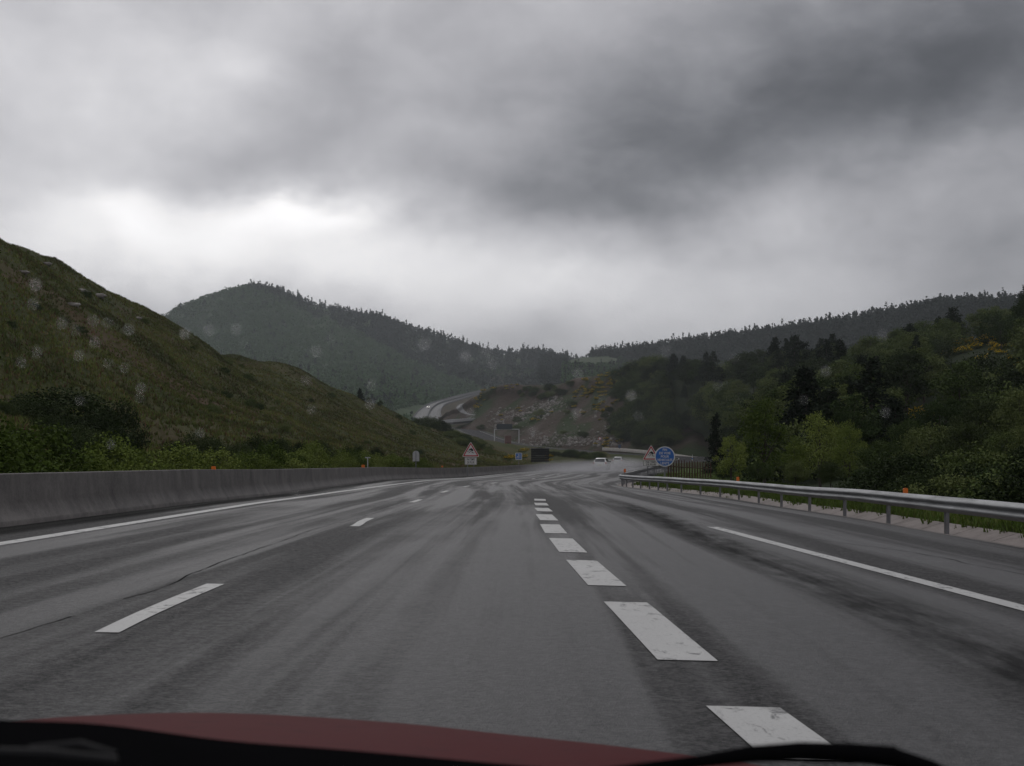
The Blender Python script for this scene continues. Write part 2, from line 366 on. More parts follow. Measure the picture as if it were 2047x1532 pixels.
# ---------------------------------------------------------------- concrete barrier, gutter
def concrete(name, c0, c1, joints=0):
    m, nt, b = new_mat(name); g = nt.add('ShaderNodeTexCoord').outputs['Object']
    n1 = nt.noise(g, 1.1, 5, .65, .4); n2 = nt.noise(g, 18, 4, .65)
    st = nt.noise(nt.mapping(g, scale=(2.2,2.2,.25)), 1.5, 4, .6)
    f = nt.m('ADD', nt.m('MULTIPLY', n1, .5), nt.m('ADD', nt.m('MULTIPLY', n2, .25), nt.m('MULTIPLY', st, .3)))
    nt.l.new(nt.mix(nt.mr(f, .40, .64), c0, c1), b.inputs['Base Color']); b.inputs['Roughness'].default_value = .62
    bump(nt, b, n2, .35, .01); return m
mC = concrete('barrier_concrete', (.040,.036,.034), (.130,.119,.113))
mG = concrete('gutter_concrete', (.15,.125,.112), (.28,.24,.22))
def profile_strip(path, prof, zf, name, mat, parent=None, smooth=False, z3=False):
    """prof: list of (offset to the left of travel, height)"""
    V = []; n_ = len(prof)
    for i in range(len(path)):
        t = path[min(i+1, len(path)-1)][:2]-path[max(i-1,0)][:2]; n = np.array([-t[1], t[0]]); n = n/np.linalg.norm(n)
        zb = float(path[i][2]) if z3 else float(zf(path[i][0], path[i][1]))
        for o_, h in prof: V.append((path[i][0]+n[0]*o_, path[i][1]+n[1]*o_, zb+h))
    Q = [(i*n_+k, (i+1)*n_+k, (i+1)*n_+k+1, i*n_+k+1) for i in range(len(path)-1) for k in range(n_-1)]
    return mesh_np(name, V, Q, mat, parent, smooth=smooth)
bp, _ = resample(catmull(BARR, 8), 1.5)
JERSEY = [(-.24,-.15),(-.24,.07),(-.215,.08),(-.07,.36),(-.045,.78),(-.035,.80),(.16,.80),(.17,.78),(.20,.36),(.34,.08),(.36,-.6)]
o = profile_strip(bp, JERSEY, zroad, 'concrete_barrier', mC)
tag(o, 'long grey concrete median barrier running along the left edge of the wet road', 'barrier')
rp, _ = resample(catmull(RAIL, 8), .5)
rpn = rp[rp[:,1] < 135]
def zgut(x, y): return zroad(x, y)-.06
# gutter slabs with joints
gp, gq = resample(catmull(RAIL[:15], 8), 2.0)
mbv = []; mbq = []
for i in range(len(gp)-1):
    a, c = gp[i], gp[i+1]; t = (c-a); L_ = np.linalg.norm(t); t = t/L_; n = np.array([-t[1], t[0]])
    a2 = a+t*.012; c2 = c-t*.012
    base_i = len(mbv)
    for p in (a2, c2):
        for off, h in ((.28,-.12),(.28,.012),(-.15,-.05),(-.62,.10),(-.66,-.1)):
            x, y = p+n*off; mbv.append((x, y, float(zroad(*p))+h))
    mbq += [(base_i+k, base_i+k+1, base_i+5+k+1, base_i+5+k) for k in range(4)]
tag(mesh_np('gutter', mbv, mbq, mG), kind='structure')

# ---------------------------------------------------------------- terrain lofts
TERR = {}
def loft(name, cols, nu, nv, mat, amp=0.5, nscale=.05, edge=True, rowamp=None, seed=1):
    """cols: list of columns, each a list of world points from foot to back"""
    A = np.array(cols, float)                       # (C, Rw, 3)
    along = np.stack([catmull(A[:,r], nu) for r in range(A.shape[1])], 1)
    G = np.stack([catmull(along[i], nv) for i in range(along.shape[0])], 0)
    nI, nJ = G.shape[:2]
    tt = np.linspace(0, 1, nJ)[None,:]; fade = np.clip(tt*8, 0, 1) if edge else np.ones_like(tt)
    G[:,:,2] += fbm(G[:,:,0]*nscale, G[:,:,1]*nscale, seed, 5)*amp*fade
    idx = np.arange(nI*nJ).reshape(nI, nJ)
    Qd = np.stack([idx[:-1,:-1], idx[1:,:-1], idx[1:,1:], idx[:-1,1:]], -1).reshape(-1,4)
    o = mesh_np(name, G.reshape(-1,3), Qd, mat, smooth=True); o['kind'] = 'structure'
    TERR[name] = G; return o
def gsample(G, s, t):
    """s,t in 0..1 arrays -> points"""
    nI, nJ = G.shape[:2]; a = s*(nI-1); c = t*(nJ-1); i = np.minimum(a.astype(int), nI-2); j = np.minimum(c.astype(int), nJ-2)
    fa = (a-i)[:,None]; fc = (c-j)[:,None]
    return (G[i,j]*(1-fa)+G[i+1,j]*fa)*(1-fc)+(G[i,j+1]*(1-fa)+G[i+1,j+1]*fa)*fc
def ground_mat(name, cols, scale=.12, fine=2.0, bmp=.5, bd=.3, patch=None):
    m, nt, b = new_mat(name); g = nt.add('ShaderNodeTexCoord').outputs['Object']
    a = nt.noise(g, scale, 6, .62, .6); c = nt.noise(g, fine, 6, .7, .3)
    f = nt.m('ADD', nt.m('MULTIPLY', a, .6), nt.m('MULTIPLY', c, .4))
    n = len(cols); col = nt.ramp(nt.mr(f, .33, .67), [(i/(n-1), c_) for i, c_ in enumerate(cols)])
    if patch:
        pc, ps, lo, hi = patch; pn = nt.noise(nt.mapping(g, loc=(11,5,3)), ps, 5, .6, .8); col = nt.mix(nt.mr(pn, lo, hi), col, pc)
    nt.l.new(col, b.inputs['Base Color']); b.inputs['Roughness'].default_value = .95; b.inputs['Specular IOR Level'].default_value = .1
    bump(nt, b, c, bmp, bd); return m
mGrass = ground_mat('hill_grass', [(.028,.038,.013),(.046,.056,.017),(.068,.068,.026),(.085,.060,.034)], .10, 1.6, .8, .5, ((.10,.060,.040), .06, .52, .70))
mFar = ground_mat('far_hill_cover', [(.035,.055,.028),(.050,.078,.036),(.065,.090,.046)], .02, .12, .6, 2)
mBrown = ground_mat('bare_slope', [(.055,.055,.035),(.085,.072,.052),(.11,.088,.068)], .03, .3, .8, 1.5)
mRock = ground_mat('scree_soil', [(.035,.040,.018),(.055,.044,.032),(.080,.060,.050),(.105,.082,.072)], .045, .35, .9, 1.2, ((.032,.048,.018), .035, .47, .58))
mVerge = ground_mat('verge_grass', [(.030,.050,.010),(.055,.085,.016),(.080,.105,.025)], .8, 6, .7, .15)
mWood = ground_mat('woodland_floor', [(.012,.018,.008),(.020,.030,.011),(.030,.034,.016)], .1, .8, .6, .5)
mGround = ground_mat('valley_ground', [(.030,.042,.016),(.045,.055,.020),(.060,.058,.028)], .02, .4, .5, .5)
# valley floor as one sheet reaching far out
gx = np.concatenate([np.linspace(-2900,-200,28), np.linspace(-180,180,61), np.linspace(200,2900,28)])
gy = np.concatenate([np.linspace(-180,500,86), np.linspace(530,3600,60)])
GX, GY = np.meshgrid(gx, gy, indexing='ij')
GZ = np.interp(GY, [-180,0,50,100,170,300,500,700,3600], [-.8,-.8,-1.2,-1.8,-2.2,-2.3,-1.5,-1.2,-4])+fbm(GX*.02, GY*.02, 5)*.3
idx = np.arange(GX.size).reshape(GX.shape)
tag(mesh_np('ground', np.stack([GX,GY,GZ],-1).reshape(-1,3), np.stack([idx[:-1,:-1],idx[1:,:-1],idx[1:,1:],idx[:-1,1:]],-1).reshape(-1,4), mGround, smooth=True), kind='structure')
# left grass hill
def c3(foot, mid, crest, back=None):
    back = back or (crest[0]*1.25, crest[1]*1.25, crest[2]-10); 
    m2 = tuple(.5*(np.array(mid)+np.array(crest))+np.array([0,0,.6])); return [foot, mid, m2, crest, back]
LH = [c3((-8.9,-12,.05), (-35,0,9), (-70,10,26)),
 c3((-8.8,5,.05), P(-420,800,30), P(-560,250,100)),
 c3((-8.7,14,.05), P(-180,780,45), P(-250,360,112)),
 c3((-8.6,22,.0), P(40,770,60), P(0,487,125)),
 c3((-8.5,33,-.05), P(230,795,74), P(112,537,142)),
 c3((-8.5,46,-.15), P(370,815,90), P(212,594,158)),
 c3((-8.7,60,-.3), P(490,832,104), P(312,648,172)),
 c3((-8.8,75,-.4), P(590,850,120), P(400,702,188)),
 c3((-8.0,87,-.5), P(670,866,138), P(452,726,205)),
 c3((-6.2,98,-.6), P(735,878,152), P(545,726,222)),
 c3((-4.4,113,-.7), P(795,888,168), P(640,776,240)),
 c3((-1.9,134,-.85), P(860,897,188), P(742,818,262)),
 c3((1.4,154,-.95), P(930,907,212), P(850,856,300), P(860,890,420)),
 c3((4.8,176,-1.0), P(1000,911,245), P(925,869,350), P(925,890,420)),
 c3((9.7,208,-1.05), P(1060,913,285), P(1000,889,400), P(1000,897,440)),
 c3((13.8,233,-1.15), P(1120,915,315), P(1070,898,420), P(1070,905,445)),
 c3((19,258,-1.15), P(1170,915,330), P(1130,905,400), P(1130,908,425)),
 c3((27,290,-1.15), P(1220,914.5,345), P(1190,910,385), P(1190,911,400))]
loft('grass_hill', LH, 18, 20, mGrass, 1.5, .11, seed=3)
# rocky cut slope across the valley
RS = []
for (u, fv, fD, mv, mD, cv, cD) in ((880,858,700,846,730,838,760),(915,856,650,840,690,822,730),(950,860,625,828,660,796,700),(985,871,598,822,640,777,680),(1040,881,555,824,610,769,660),
    (1100,889,520,830,575,772,640),(1170,896,487,828,540,752,600),(1240,901,462,824,505,738,555),(1320,905,440,828,475,737,530),(1420,908,425,838,460,742,520),(1600,915,420,850,460,760,560)):
    f_ = P(u,fv,fD); m_ = P(u,mv,mD); c_ = P(u-4,cv,cD); b_ = (c_[0]-8, c_[1]+160, c_[2]-16)
    col_ = c3(f_, m_, c_, b_); RS.append([(f_[0]*.985, f_[1]*.985, f_[2]-6.0)]+col_)
loft('rock_slope', RS, 12, 14, mRock, 3.2, .05, seed=8)
# wooded hill on the right
WH = [c3((10.5,2,-.7), (20,10,3), (48,20,18)),
 c3((10.8,15,-.6), (24,34,4.5), P(2900,500,130)),
 c3((11.0,27,-.75), P(2180,872,66), P(2350,638,185)),
 c3((11.3,38,-.9), P(1960,872,88), P(2070,672,225)),
 c3((12.0,50,-1.0), P(1810,872,108), P(1880,712,262)),
 c3((14.0,63,-1.2), P(1680,870,132), P(1730,748,298)),
 c3((17.5,80,-1.4), P(1580,868,165), P(1620,770,335)),
 c3((24,108,-1.6), P(1510,868,205), P(1520,762,375)),
 c3((36,160,-1.8), P(1470,868,260), P(1440,762,420)),
 c3((50,230,-1.9), P(1450,866,330), P(1390,760,460)),
 c3((66,310,-1.7), P(1425,858,400), P(1340,760,500)),
 c3((72,390,-.5), P(1370,850,455), P(1290,752,540))]
loft('wooded_hill', WH, 8, 12, mWood, 1.6, .06, seed=12)
# far hills
U = [-900,-300,150,310,370,450,500,550,600,700,760,800,880,950,1050,1130,1250,1500,2000,3000]
r0 = [(u,872,770) for u in U]
r1 = [(u, np.interp(u,[0,800,880,950,1050,3000],[815,822,829,832,845,850]), 950) for u in U]
r2 = [(u, np.interp(u,[0,700,800,880,950,1050,1130,3000],[745,755,772,796,797,792,790,800]), 1380) for u in U]
r3 = [(u, np.interp(u,[150,310,400,500,600,700,800,880,950,1050,1130,1250,3000],[725,700,675,660,672,690,712,730,742,752,762,748,760]), 1750) for u in U]
r4 = [(u, np.interp(u,[-900,150,310,370,450,500,550,600,700,760,800,880,950,1050,1090,1130,1250,1500,3000],[800,730,658,624,597,590,596,616,637,649,663,686,706,722,722,728,736,745,790]), 2100) for u in U]
r5 = [(u, 800, 2900) for u in U]
cols = [[P(*r[i]) for r in (r0,r1,r2,r3,r4,r5)] for i in range(len(U))]
loft('far_hill', cols, 8, 10, mFar, 7, .006, seed=21)
Ur = [1080,1140,1200,1300,1400,1500,1600,1700,1780,1860,1930,2047,2300,2900]
cv = [730,724,716,706,693,680,665,652,637,622,614,614,602,560]; cD = [1750,1700,1600,1500,1400,1300,1220,1150,1100,1050,1000,950,880,700]
cols = [c3(P(u,800,d*.55), P(u,760,d*.75), P(u,v,d), P(u,v+60,d*1.5)) for u, v, d in zip(Ur, cv, cD)]
loft('far_ridge', cols, 8, 10, mFar, 5, .008, seed=25)
Ub = [900,930,980,1060,1130,1190,1260]; cb = [775,752,738,742,757,764,772]
cols = [c3(P(u,803,1420), P(u,786,1520), P(u,v+5,1700), P(u,v+30,2000)) for u, v in zip(Ub, cb)]
loft('bare_hill', cols, 8, 8, mBrown, 3, .01, seed=27)
# pale pasture lying on the far ridge
mField = ground_mat('pasture', [(.05,.068,.036),(.062,.080,.044)], .01, .05, .3, .5)
cols = [c3(P(u,768,1000), P(u,742,1150), P(u,v,1420), P(u,v+20,1600)) for u, v in ((1128,730),(1150,719),(1185,716),(1225,715),(1250,722))]
loft('pasture', cols, 6, 6, mField, 1, .02, seed=29)
# grass verge behind the rail
vp, _ = resample(catmull(RAIL[:13], 8), 1.0)
V = []
for i in range(len(vp)):
    t = vp[min(i+1,len(vp)-1)]-vp[max(i-1,0)]; n = np.array([t[1],-t[0]])/np.linalg.norm(t)
    for off, h in ((.64,.06),(1.0,.10),(1.7,.16),(2.6,.05),(4,-.35)):
        x, y = vp[i]+n*off; V.append((x, y, float(zroad(*vp[i]))+h+.03*math.sin(i*1.3+off*3)))
tag(mesh_np('verge', V, [(i*5+k, i*5+k+1, (i+1)*5+k+1, (i+1)*5+k) for i in range(len(vp)-1) for k in range(4)], mVerge, smooth=True), kind='structure')
# grassy spit between the two arms of the rail
cols = [[(x0, y, -.75+dz), ((x0+x1)/2, y, -.45+dz*2), (x1, y, -1.0+dz)] for x0, x1, y, dz in ((8.9,16,50,0),(8.9,17,56,0),(8.4,18,62,-.05),(8.2,20,70,-.1),(8.1,22,78,-.15),(8.8,25,88,-.2),(11.2,30,104,-.25),(15.6,36,128,-.25),(21,42,155,-.3),(27,50,190,-.3))]
loft('grass_spit', cols, 6, 8, mVerge, .12, .4, edge=False, seed=31)

for rowsS, nm in zip(SK, ('roadside_bank', 'roadside_bank')):
    V = [p for rw in rowsS for p in rw]; n_ = len(rowsS[0])
    tag(mesh_np(nm, V, [(i*n_+k, i*n_+k+1, (i+1)*n_+k+1, (i+1)*n_+k) for i in range(len(rowsS)-1) for k in range(n_-1)], mGround, smooth=True), kind='structure')
# far motorway
mFR, nt, b = new_mat('far_wet_asphalt'); b.inputs['Roughness'].default_value = .55; b.inputs['Specular IOR Level'].default_value = .2
uvn = nt.add('ShaderNodeUVMap').outputs[0]; n1 = nt.noise(nt.mapping(uvn, scale=(.5,.01,1)), 1, 3, .5)
nt.l.new(nt.mix(nt.mr(n1,.4,.6), (.05,.05,.053), (.085,.085,.088)), b.inputs['Base Color'])
FR = [((822,843,835),(884,845,835)),((826,838,860),(882,838,862)),((839,823,930),(881,825,925)),((863,809,1020),(890,813,1000)),((908,796,1150),(914,804,1100)),((953,785,1330),(958,791,1270)),((1000,776,1600),(1002,780,1540))]
fl = catmull([P(*a) for a, c in FR], 8); fr = catmull([P(*c) for a, c in FR], 8)
V = []; UV = []; s = 0
for i in range(len(fl)):
    if i: s += np.linalg.norm(fl[i]-fl[i-1])
    wd = np.linalg.norm(fr[i]-fl[i])
    for k in range(9):
        p = fl[i]*(1-k/8)+fr[i]*k/8; V.append((p[0], p[1], p[2]+1.0)); UV.append((26*k/8, s))
Qd = [(i*9+k, i*9+k+1, (i+1)*9+k+1, (i+1)*9+k) for i in range(len(fl)-1) for k in range(8)]
tag(mesh_np('far_road', V, Qd, mFR, uv=UV, smooth=True), kind='structure')
# embankment carrying it
V = []
for i in range(len(fl)):
    for p, dz in ((fl[i]+np.array([-16,6,0]), -9), (fl[i]+np.array([-1.2,.4,0]), .9), (fr[i]+np.array([1.2,-.4,0]), .9), (fr[i]+np.array([9,-6,0]), -6), (fr[i]+np.array([22,-16,0]), -16)):
        V.append((p[0], p[1], p[2]+dz))
tag(mesh_np('embankment', V, [(i*5+k, i*5+k+1, (i+1)*5+k+1, (i+1)*5+k) for i in range(len(fl)-1) for k in range(4)], mBrown, smooth=True), kind='structure')
# median and edge rails of the far motorway
mDark, nt, b = new_mat('dull_steel'); b.inputs['Base Color'].default_value = (.07,.07,.075,1); b.inputs['Roughness'].default_value = .6
mDec = concrete('bridge_concrete', (.22,.21,.20), (.36,.34,.32))
for f_, nm, lab, hh, wd in ((.50, 'median_barrier', 'dark central barrier dividing the distant curving motorway', 1.5, 1.1), (1.0, 'parapet', 'dark parapet along the near edge of the distant motorway', 1.2, .5), (.0, 'guardrail', 'thin rail along the outer edge of the distant motorway', .9, .3)):
    pth = fl*(1-f_)+fr*f_; pth = pth.copy(); pth[:,2] += 1.0
    o = profile_strip(pth, [(-wd/2,-.2),(-wd/2,hh),(wd/2,hh),(wd/2,-.2)], None, nm, mDark, z3=True); tag(o, lab, 'barrier')
for f_ in (.25, .68, .82):
    pass
strips('far_line_marking', [( [tuple((fl[i]*(1-f_)+fr[i]*f_)+np.array([dx,0,1.06])) for i in range(len(fl)) for dx in (-.35,.35)], [(i*2,i*2+1,i*2+3,i*2+2) for i in range(len(fl)-1)]) for f_ in (.06,.44,.56,.93)], mP2)
# ---------------------------------------------------------------- BVH over the ground for standing things on it
def bvh_all():
    vs = []; ps = []
    for o in COL.objects:
        if o.type == 'MESH' and o.get('kind') == 'structure' and o.name.split('.')[0] in ('grass_hill','rock_slope','wooded_hill','far_hill','far_ridge','bare_hill','pasture','ground','verge','grass_spit','road','embankment','roadside_bank'):
            b0 = len(vs); vs += [v.co.copy() for v in o.data.vertices]; ps += [tuple(i+b0 for i in p.vertices) for p in o.data.polygons]
    return BVHTree.FromPolygons(vs, ps)
BV = bvh_all()
def gz(x, y, d=-1.0):
    r = BV.ray_cast(Vector((x, y, 900)), Vector((0,0,-1))); return r[0].z if r[0] else d
def eye_hit(u, v):
    d = Vector(((u-CX)/F, 1, (HV-v)/F)).normalized(); r = BV.ray_cast(Vector((0,0,H)), d); return r[0]

# pale slip road curling round the foot of the cut, laid on the slope
mPale, nt, b = new_mat('pale_road'); b.inputs['Base Color'].default_value = (.16,.16,.163,1); b.inputs['Roughness'].default_value = .6
lk = catmull([(920,808,0),(913,813,0),(914,820,0),(922,826,0),(934,829.5,0),(950,831.5,0)], 8); rk = catmull([(928,807.5,0),(924,812,0),(926,818,0),(931,824,0),(938,828,0),(951,830,0)], 8); V = []
for a_, c_ in zip(lk, rk):
    for k in range(5):
        q_ = a_*(1-k/4)+c_*k/4; p = eye_hit(q_[0], q_[1]) 
        if p is None or p.y > 1100: p = Vector(P(q_[0], q_[1], 800))
        dd = (p-Vector((0,0,H))).normalized(); V.append(tuple(p-dd*2.0+Vector((0,0,.25))))
tag(mesh_np('slip_road', V, [(i*5+k, i*5+k+1, (i+1)*5+k+1, (i+1)*5+k) for i in range(len(lk)-1) for k in range(4)], mPale, smooth=True), kind='structure')

# ---------------------------------------------------------------- vegetation
def leaf_mat(name, c0, c1, c2=None, rnd=.35, big=0):
    m, nt, b = new_mat(name); g = nt.add('ShaderNodeTexCoord').outputs['Object']; oi = nt.add('ShaderNodeObjectInfo')
    n1 = nt.noise(g, .9, 3, .6); n2 = nt.noise(g, 9, 2, .6); f = nt.m('ADD', nt.m('MULTIPLY', n1, .6), nt.m('MULTIPLY', n2, .4))
    f = nt.m('ADD', f, nt.m('MULTIPLY', nt.m('SUBTRACT', oi.outputs['Random'], .5), rnd))
    if big: f = nt.m('ADD', f, nt.m('MULTIPLY', nt.m('SUBTRACT', nt.noise(g, .12, 5, .65, .8), .5), big))
    st = [(0,c0),(1,c1)] if c2 is None else [(0,c0),(.55,c1),(1,c2)]
    nt.l.new(nt.ramp(nt.mr(f,.3,.7), st), b.inputs['Base Color']); b.inputs['Roughness'].default_value = .8; b.inputs['Specular IOR Level'].default_value = .06
    return m
mLight = leaf_mat('spring_leaves', (.052,.080,.014), (.115,.155,.030), (.185,.225,.055), .55)
mMid = leaf_mat('leaves', (.032,.052,.016), (.070,.098,.028), (.120,.145,.050), .5)
mDk = leaf_mat('dark_leaves', (.018,.028,.010), (.034,.050,.017), (.056,.074,.027), .4)
mNeed = leaf_mat('conifer_needles', (.009,.015,.008), (.016,.025,.013), (.027,.038,.018), .3)
mFarL = leaf_mat('far_leaves', (.030,.062,.028), (.058,.105,.042), (.090,.140,.056), .0)
mFarN = leaf_mat('far_needles', (.012,.020,.016), (.022,.032,.024), (.034,.045,.030), .0)
mGorse = leaf_mat('gorse_bloom', (.50,.30,.014), (.66,.43,.022), (.80,.56,.045), .2)
mBark, nt, b = new_mat('bark'); b.inputs['Base Color'].default_value = (.05,.038,.03,1); b.inputs['Roughness'].default_value = .9
g = nt.add('ShaderNodeTexCoord').outputs['Object']; nt.l.new(nt.ramp(nt.noise(nt.mapping(g, scale=(6,6,1)), 3, 4), [(.3,(.03,.022,.018)),(.7,(.085,.07,.06))]), b.inputs['Base Color'])
def quads(C, size, up=None, flat=0.0, r=rng):
    n = len(C); a = r.normal(size=(n,3)); 
    if flat: a[:,2] *= (1-flat)
    a /= np.linalg.norm(a, axis=1)[:,None]; b_ = np.cross(a, r.normal(size=(n,3))); b_ /= np.linalg.norm(b_, axis=1)[:,None]
    s = (size*(r.random(n)*.7+.65))[:,None] if np.isscalar(size) else size[:,None]
    V = np.stack([C-a*s*.5, C+b_*s*.32, C+a*s*.5, C-b_*s*.32], 1).reshape(-1,3)
    return V, np.arange(4*n).reshape(-1,4)
def crown_pts(h, r, base, nclus, nleaf, cr=.30, shape=1.0, rg=rng):
    cs = []
    while len(cs) < nclus:
        p = rg.uniform(-1, 1, 3); d = np.linalg.norm(p)
        if d > 1 or d < .35: continue
        z = (p[2]+1)/2; rr_ = r*(1-.55*z**2*shape)
        cs.append((p[0]*rr_, p[1]*rr_, base+(h-base)*(.12+.80*z)))
    cs = np.array(cs); pts = []
    for c in cs:
        k = rg.integers(int(nleaf*.6), int(nleaf*1.3)); d = rg.normal(size=(k,3)); d /= np.linalg.norm(d, axis=1)[:,None]
        rad = r*cr*rg.uniform(.65,1.25); pts.append(c+d*rad*(rg.random((k,1))**.45)*np.array([1.15,1.15,.8]))
    return np.concatenate(pts), cs
def make_broadleaf(name, h, r, mat, nclus, nleaf, leaf, seed, base=.22, trunk=True):
    rg = np.random.default_rng(seed); root = empty(name)
    pts, cs = crown_pts(h, r, h*base, nclus, nleaf, rg=rg); V, Q_ = quads(pts, leaf, r=rg)
    mesh_np('crown', V, Q_, mat, root)
    m = MB(); lean = rg.uniform(-.15,.15,2)*h*.2
    m.tube([(0,0,-.6),(lean[0]*.3,lean[1]*.3,h*.3),(lean[0],lean[1],h*.8)], [h*.022,h*.016,h*.005], 7)
    for c in cs[:9]:
        z0 = h*rg.uniform(.2,.55); m.tube([(lean[0]*.4,lean[1]*.4,z0),(c[0]*.5,c[1]*.5,(z0+c[2])/2+.1),tuple(c)], [h*.009,h*.006,h*.002], 5)
    m.build('trunk', mBark, root, fixn=False); return root
def make_conifer(name, h, r, mat, seed, leaf=.30, dens=1.0, pine=False):
    rg = np.random.default_rng(seed); root = empty(name); pts = []; br = []
    nw = int(h*2.2)
    for i in range(nw):
        f = i/nw; z = h*(.10+.88*f); L = r*((1-f)**(.55 if pine else .8))*rg.uniform(.65,1.15)+.15
        for k in range(rg.integers(5,8)):
            th = rg.uniform(0, 2*math.pi); n = int(34*dens*L/r*1.5)+6; t = rg.random(n)**.7; rad = t*L
            sp_ = (1-t*.55)*.22*L+.05
            x = math.cos(th)*rad+rg.normal(size=n)*sp_*.55; y = math.sin(th)*rad+rg.normal(size=n)*sp_*.55
            zz = z+(-.22*rad+.12*rad*rad/L)*(.2 if pine else 1)+rg.normal(size=n)*(.16 if not pine else .28)
            pts.append(np.stack([x,y,zz],1)); br.append((th,L,z))
    V, Q_ = quads(np.concatenate(pts), leaf, flat=.4, r=rg); mesh_np('crown', V, Q_, mat, root)
    m = MB(); m.tube([(0,0,-.6),(0,0,h*.5),(0,0,h*.97)], [h*.02,h*.012,h*.002], 7)
    for th, L, z in br[::3]: m.tube([(0,0,z),(math.cos(th)*L*.8,math.sin(th)*L*.8,z-.1*L)], [.03,.01], 4)
    m.build('trunk', mBark, root, fixn=False); return root
def make_bush(name, h, r, mat, nclus, nleaf, leaf, seed, bloom=0, cr=.36):
    rg = np.random.default_rng(seed); pts, cs = crown_pts(h, r, -.1*h, nclus, nleaf, cr, .5, rg)
    V, Q_ = quads(pts, leaf, r=rg); n = len(pts); mi = np.zeros(n, int)
    if bloom:
        top = pts[:,2] > h*.35; mi[(rg.random(n) < bloom) & top] = 1
    m = MB()
    for c in cs[:6]: m.tube([(0,0,-.2),(c[0]*.4,c[1]*.4,c[2]*.5),tuple(c)], [.03,.02,.008], 4)
    tv = np.array([tuple(p) for p in m.v]); o = mesh_np(name, V, Q_, [mat, mGorse], None, mi=mi)
    return o
HIDE = (0, -400, -400)
bl = [make_broadleaf('broadleaf_tree', 7, 2.6, mMid, 38, 150, .21, 100+i) for i in range(3)]
bd = [make_broadleaf('broadleaf_tree', 7, 2.7, mDk, 36, 150, .22, 120+i) for i in range(2)]
bs = [make_broadleaf('young_tree', 7, 2.3, mLight, 46, 120, .16, 140+i, .08) for i in range(3)]
cf = [make_conifer('conifer', 9, 2.5, mNeed, 160+i, .27, 1.25) for i in range(2)]
pn = [make_conifer('pine', 9, 2.7, mNeed, 180+i, .30, 1.2, True) for i in range(2)]
sh = [make_bush('shrub', 1.6, .95, mLight, 36, 120, .075, 200+i) for i in range(3)]
sd_ = [make_bush('dark_bush', 2.4, 1.9, mDk, 40, 190, .11, 220+i) for i in range(2)]
sm_ = [make_bush('bush', 2.4, 1.9, mMid, 36, 140, .13, 230+i) for i in range(2)]
gr_ = [make_bush('gorse_bush', 2.2, 2.0, mMid, 22, 55, .34, 240+i, .38) for i in range(2)]
nb = [make_broadleaf('broadleaf_tree', 7, 3.0, [mMid, mDk, mMid][i], 60, 190, .17, 300+i) for i in range(3)]
PROTO = nb+bl+bd+bs+cf+pn+sh+sd_+sm_+gr_; used = set()
def plant(proto, x, y, scale=1.0, sz=None, z=None, label='', cat='tree', group=None, sink=.1, rz=None):
    o = proto if proto.name not in used else copy_tree(proto)
    used.add(proto.name)
    if z is None: z = gz(x, y)
    o.location = (x, y, z-sink); o.rotation_euler = (0,0, random.uniform(0,6.28) if rz is None else rz)
    o.scale = (scale, scale, sz or scale)
    tag(o, label, cat, group); 
    if not group and 'group' in o: del o['group']
    return o
def plant_px(proto, u, vtop, D, h0, wfac=1.0, **kw):
    """stands at pixel column u and distance D, reaching up to row vtop"""
    x, y, zt = P(u, vtop, D); z = gz(x, y); sz = max(.2, (zt-z)/h0)*(1.13 if h0 == 7 else 1.0); return plant(proto, x, y, sz*wfac, sz, z, **kw)
G1 = 'individual trees in front of the right hillside'
plant_px(bs[0], 1528, 800, 66, 7, .92, label='tall light green young tree left of the two dark conifers behind the rail', cat='tree')
plant_px(bs[1], 1640, 822, 62, 7, .86, label='light green young tree directly below the left dark pine', cat='tree')
plant_px(bs[2], 1697, 845, 58, 7, .72, label='narrow light green young tree between the two dark conifers', cat='tree')
plant_px(bs[1], 1462, 868, 64, 7, .9, label='small light green tree at the left end of the roadside trees', cat='tree')
plant_px(bs[0], 1590, 872, 60, 7, .7, label='short bright tree between the tallest and the second light green trees', cat='tree')
plant_px(pn[0], 1612, 728, 82, 9, 1.15, label='dark pine with a rounded top left of the tallest conifer', cat='tree')
plant_px(cf[0], 1742, 708, 84, 9, 1.4, label='tallest dark conifer standing above the right roadside trees', cat='tree')
plant_px(cf[1], 1700, 748, 88, 9, .55, label='slim small conifer between the round pine and the tallest conifer', cat='tree')
plant_px(pn[1], 1655, 770, 78, 9, 1.3, label='dark pine low on the right side of the round topped pine', cat='tree')
plant_px(pn[0], 1790, 790, 76, 9, 1.35, label='dark pine low on the right flank of the tallest conifer', cat='tree')
plant_px(cf[1], 1432, 820, 120, 9, .9, label='dark conifer beyond the wooden fence at the left of the light trees', cat='tree')
# darker roadside trees filling the right edge
k = 0
for u, vt, D, pr in ((1860,850,52,bd[0]),(1930,850,50,bl[0]),(2010,860,46,bl[1]),(1760,880,54,bd[1]),(1820,905,46,bd[0]),(2075,840,44,bl[2]),(1980,910,40,bd[1]),(1900,915,42,bl[2]),(1730,935,48,bd[0]),(2050,915,38,bd[0]),(1660,945,52,bd[1]),(1590,945,56,bl[1]),(1520,940,60,bl[0]),(1445,935,66,bl[2]),(1960,800,62,bd[0]),(2040,780,60,bd[0]),(1880,800,66,bd[0]),(2110,800,55,bd[0]),(1820,840,64,bd[0]),(2140,860,40,bd[0]),(2100,905,35,bl[0])):
    plant_px({0:nb[0],1:nb[1],2:nb[2]}[int(u*7) % 3], u, vt, D, 7, .95, label='dark leafy tree packed into the thicket right behind the guardrail', cat='tree', group='thicket trees behind the guardrail')
Y = 20.0
